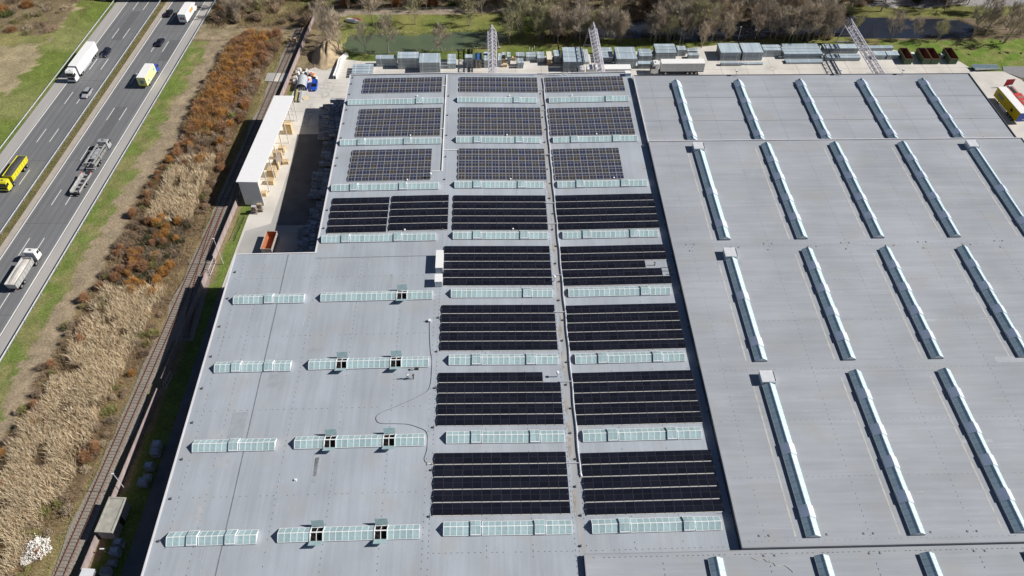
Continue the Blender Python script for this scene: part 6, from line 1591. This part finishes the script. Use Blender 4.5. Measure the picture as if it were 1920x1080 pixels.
def tx(y, f): a, b_ = float(interp(TL, y)), float(interp(TR, y)); return a + (b_ - a) * f
for i in range(230):                                     # orange upper thicket
    y = rng.uniform(176, 228); f = rng.uniform(.06, .97)
    if y > 222 and f > .8: continue
    k = rng.choices(('or', 'ru', 'br', 'gr', 'ta'), (6, 3.2, 1.2, .5, .5) if .12 < f < .68 else (1, 2, 5, .3, 1))[0]
    shrub(k, tx(y, f), y, rng.uniform(.75, 1.25))
for i in range(46):                                     # brown arch and edges
    y = rng.uniform(163, 176); f = rng.uniform(.05, .95); shrub(rng.choice(('br', 'ru', 'br', 'or', 'ta')), tx(y, f), y, rng.uniform(.7, 1.05))
for i in range(110):                                     # dark hollow with scattered orange bushes
    y = rng.uniform(117, 143); f = rng.uniform(.06, .82); k = rng.choices(('dk', 'or', 'ru', 'gr', 'br'), (5, 2, 1.4, 1.4, 2.4) if f > .25 else (1, .6, 1, .6, 5))[0]
    shrub(k, tx(y, f), y, rng.uniform(.6, 1.0) * (.9 if k == 'dk' else 1))
for i in range(36): y = rng.uniform(143, 163); shrub(rng.choice(('br', 'ru', 'gr', 'br')), tx(y, rng.choice((rng.uniform(.03, .2), rng.uniform(.85, .98)))), y, rng.uniform(.6, .95))
for i in range(120):                                     # brown fringe of the lower reed bed
    y = rng.uniform(50, 117); f = rng.choice((rng.uniform(.0, .26), rng.uniform(.0, .26), rng.uniform(.82, .97)))
    shrub(rng.choices(('br', 'ru', 'gr', 'ta', 'or'), (5, 2, 2.4, 1, .5))[0], tx(y, f), y, rng.uniform(.6, 1.0))
for i in range(24): y = rng.uniform(48, 66); shrub(rng.choice(('gr', 'br', 'gr', 'ta')), tx(y, rng.uniform(.1, .8)), y, rng.uniform(.6, 1.0))
[shrub('br', -80.4 + dx, 57.6 + dy, .95) for dx, dy in ((0, 0), (.8, .6), (-1.2, -.9))]
shrub('wh', -80.4, 57.6, 1.15, 'white blossoming shrub at the lower left corner', 'white blossom'); shrub('wh', -81.9, 56.0, .75, 'smaller white blossoming sprig left of the white shrub', 'white blossom')
for i in range(120):                                     # top left bank
    x = rng.uniform(-178, -139); y = rng.uniform(228 + (x + 150) * .05, 262); shrub(rng.choices(('br', 'ta', 'gr', 'iv', 'ru'), (5, 3, 2, 1, 1))[0], x, y, rng.uniform(1.0, 1.7), 'brown scrub on the bank at the top left corner', 'scrub on the top left bank', sz=.8)
for i in range(46):                                     # grey bushes between motorway and bridge
    x = rng.uniform(-90, -58); y = rng.uniform(234, 249)
    if -70 < x < -60 and y > 238: continue
    shrub(rng.choices(('ta', 'br', 'gr', 'ru', 'iv'), (5, 4, 1.5, 1, .6))[0], x, y, rng.uniform(1.0, 1.8), 'tan leafless bush between the motorway and the fence end', 'bushes above the railway end')
for i, (x, y, v, h) in enumerate(((-86, 240, 1, 8), (-82.5, 238, 4, 8.5), (-79, 241, 1, 9), (-75.5, 243, 7, 8), (-88, 246, 0, 8), (-56, 233, 0, 8), (-55, 240, 1, 9), (-52.5, 228.5, 2, 8))):
    tree(f'bare tree between the motorway and the soil heap, {ORD[i]} from the list of eight' if False else 'bare tree in the scrub between the motorway and the soil heap', x, y, h, v, 'bare trees above the railway end')
for i in range(60):
    x = rng.uniform(-50, 185); y = rng.uniform(245.5, 256); shrub(rng.choices(('br', 'ta', 'ru', 'iv', 'dk'), (5, 2, 2, 1.6, 1))[0], x, y, rng.uniform(.9, 1.5), 'leafless bush under the trees at the top of the picture', 'understorey bushes')
for i in range(34):
    x = rng.uniform(16, 112); y = rng.uniform(224, 227.5) if i % 2 else rng.uniform(238, 245); shrub(rng.choice(('br', 'ta', 'dk', 'gr')), x, y, rng.uniform(.6, 1.1), 'low bush on the bank of the dark pond', 'bushes around the dark pond')
def bake_scrub():
    cache = {}; VS, CS, FS, n = [], [], [], 0
    for kind, x, y, z, a, s, sz in SCRUB:
        me = rng.choice(SHV[kind]); 
        if me.name not in cache:
            v = np.empty(len(me.vertices) * 3, np.float32); me.vertices.foreach_get('co', v)
            f = [tuple(p.vertices) for p in me.polygons]; f = np.array([q if len(q) == 4 else q + (q[2],) for q in f if True])
            cache[me.name] = (v.reshape(-1, 3), f)
        v, f = cache[me.name]; ca, sa = math.cos(a), math.sin(a); s1, s2 = s * rng.uniform(.8, 1.25), s * rng.uniform(.8, 1.25)
        w = np.stack([x + (v[:, 0] * ca - v[:, 1] * sa) * s1, y + (v[:, 0] * sa + v[:, 1] * ca) * s2, z + v[:, 2] * s * sz], -1)
        tri = f[:, :3]; extra = f[f[:, 2] != f[:, 3]][:, [0, 2, 3]]
        FS.append(np.concatenate([tri, extra]) + n); VS.append(w); n += len(w)
        CS.append(np.tile(np.array(KCOL[kind]) * rng.uniform(.75, 1.25), (len(w), 1)))
    o = add('scrub', np_mesh('scrub', np.concatenate(VS), np.concatenate(FS), BLADE, np.concatenate(CS))); stuff(o, 'brown and mossy leafless scrub of the thickets', 'scrub')
def blades(name, label, cat, xs, ys, h, w, cols, lean=(.0, .0), sp=.35, z0=-.12, seed=1):
    g = np.random.default_rng(seed); n = len(xs)
    hh = h * g.uniform(.6, 1.1, n); a = g.uniform(0, 6.283, n)
    dx = np.cos(a) * w * .5; dy = np.sin(a) * w * .5
    tx_ = xs + (lean[0] + g.normal(0, sp, n)) * hh; ty_ = ys + (lean[1] + g.normal(0, sp, n)) * hh
    mx_ = xs * .45 + tx_ * .55; my_ = ys * .45 + ty_ * .55
    z = np.full(n, z0)
    V = np.stack([np.stack([xs, ys, z], -1), np.stack([mx_ + dx, my_ + dy, z + hh * .62], -1), np.stack([tx_, ty_, z + hh], -1), np.stack([mx_ - dx, my_ - dy, z + hh * .62], -1)], 1).reshape(-1, 3)
    F = np.arange(4 * n).reshape(-1, 4)
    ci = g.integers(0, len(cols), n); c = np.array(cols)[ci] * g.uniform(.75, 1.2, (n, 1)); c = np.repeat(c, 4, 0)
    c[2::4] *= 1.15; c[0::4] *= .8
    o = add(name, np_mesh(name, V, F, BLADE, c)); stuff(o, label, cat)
BLADE = attr_mat('blade colour', .85, 2.0, .08, .12, .12)
def scatter(n, y0, y1, f0, f1, seed, thr=.0, cell=4.0):
    g = np.random.default_rng(seed); ys = g.uniform(y0, y1, n); f = g.uniform(f0, f1, n)
    a = interp(TL, ys); b_ = interp(TR, ys); xs = a + (b_ - a) * f
    e = np.minimum(np.minimum(f - f0, f1 - f) / .08, 1)
    k = (vnoise(xs, ys, cell, seed + 5) + (e - 1) * .8 + g.uniform(-.15, .15, n)) > thr
    return xs[k], ys[k]
STRAW = [(.74, .62, .43), (.66, .535, .35), (.80, .71, .53), (.55, .42, .27), (.72, .61, .45), (.44, .33, .21)]
BROWN = [(.33, .24, .16), (.28, .20, .135), (.38, .275, .18), (.25, .21, .105), (.40, .26, .165)]
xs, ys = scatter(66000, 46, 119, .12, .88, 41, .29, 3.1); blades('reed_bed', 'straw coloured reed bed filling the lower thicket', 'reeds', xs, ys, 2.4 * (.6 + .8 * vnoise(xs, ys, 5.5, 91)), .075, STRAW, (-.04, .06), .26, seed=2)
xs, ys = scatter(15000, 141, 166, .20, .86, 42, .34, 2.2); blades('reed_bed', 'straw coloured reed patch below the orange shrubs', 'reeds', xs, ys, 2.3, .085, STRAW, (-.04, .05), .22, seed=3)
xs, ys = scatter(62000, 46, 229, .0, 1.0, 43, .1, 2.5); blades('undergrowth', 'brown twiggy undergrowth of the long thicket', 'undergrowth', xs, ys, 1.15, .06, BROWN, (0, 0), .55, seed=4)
xs, ys = scatter(36000, 175, 229, .05, .72, 44, .28, 2.0); blades('willow_twigs', 'rust and orange willow twigs of the upper thicket', 'scrub', xs, ys, 2.6, .075, [(.46, .245, .085), (.41, .22, .10), (.36, .20, .11), (.50, .31, .12), (.33, .22, .13), (.40, .31, .14)], (0, 0), .3, seed=14)
xs, ys = scatter(16000, 165, 229, .55, 1.0, 45, .22, 2.0); blades('bramble', 'reddish brown bramble strip beside the railway', 'scrub', xs, ys, 1.5, .07, [(.36, .24, .16), (.31, .20, .14), (.42, .30, .19), (.28, .22, .11)], (0, 0), .45, seed=15)
g_ = np.random.default_rng(9)
ys = g_.uniform(46, 231, 20000); xs = np.interp(ys, [p[1] for p in TR], [p[0] for p in TR]) + g_.uniform(-.5, 1, 20000) * np.maximum(.6, (railx(ys) - 2.0 - interp(TR, ys))); k = xs < railx(ys) - 1.6
blades('dry_grass', 'dry yellow grass along the railway', 'grass', xs[k], ys[k], .55, .06, [(.44, .35, .19), (.33, .28, .13), (.38, .30, .19), (.25, .25, .09)], (0, 0), .5, seed=5)
xs = g_.uniform(-54, 190, 42000); ys = g_.uniform(223, 263, 42000); k = ~(inpoly(xs, ys, POND1) | inpoly(xs, ys, POND2)) & ((ys > 245.5) | ((xs > 14) & (xs < 110) & (ys > 224.2))) & (vnoise(xs, ys, 5.0, 77) > .3)
blades('undergrowth', 'brown undergrowth beneath the bare trees', 'undergrowth', xs[k], ys[k], .9, .06, BROWN, (0, 0), .55, seed=6)
xs = g_.uniform(-178, -55, 70000); ys = g_.uniform(226, 262, 70000); o2 = xs - .0737 * (ys - 173); k = ((o2 < -139) & (ys > 229)) | ((xs > -92) & (ys > 233))
k &= vnoise(xs, ys, 3.0, 78) > .22
blades('undergrowth', 'brown scrub on the banks around the road bridge', 'undergrowth', xs[k], ys[k], 1.3, .06, BROWN + [(.25, .22, .09)], (0, 0), .55, seed=7)
ys = g_.uniform(80, 262, 12000); o2 = g_.uniform(-117.0, -115.4, 12000); xs = hx(o2, ys)
blades('median_grass', 'mossy grass on the narrow motorway median', 'grass', xs, ys, .35, .05, [(.20, .19, .06), (.27, .22, .10), (.16, .17, .05), (.32, .25, .13)], (0, 0), .5, seed=8)
ys = g_.uniform(217.5, 232, 5000); xs = g_.uniform(-48, 8, 5000)
pin = inpoly(xs, ys, grow(POND1, 1.1)) & ~inpoly(xs, ys, grow(POND1, .1))
blades('bank_reeds', 'short tan reeds along the banks of the green pond', 'reeds', xs[pin], ys[pin], .8, .07, STRAW, (0, 0), .35, seed=10)
bake_scrub()
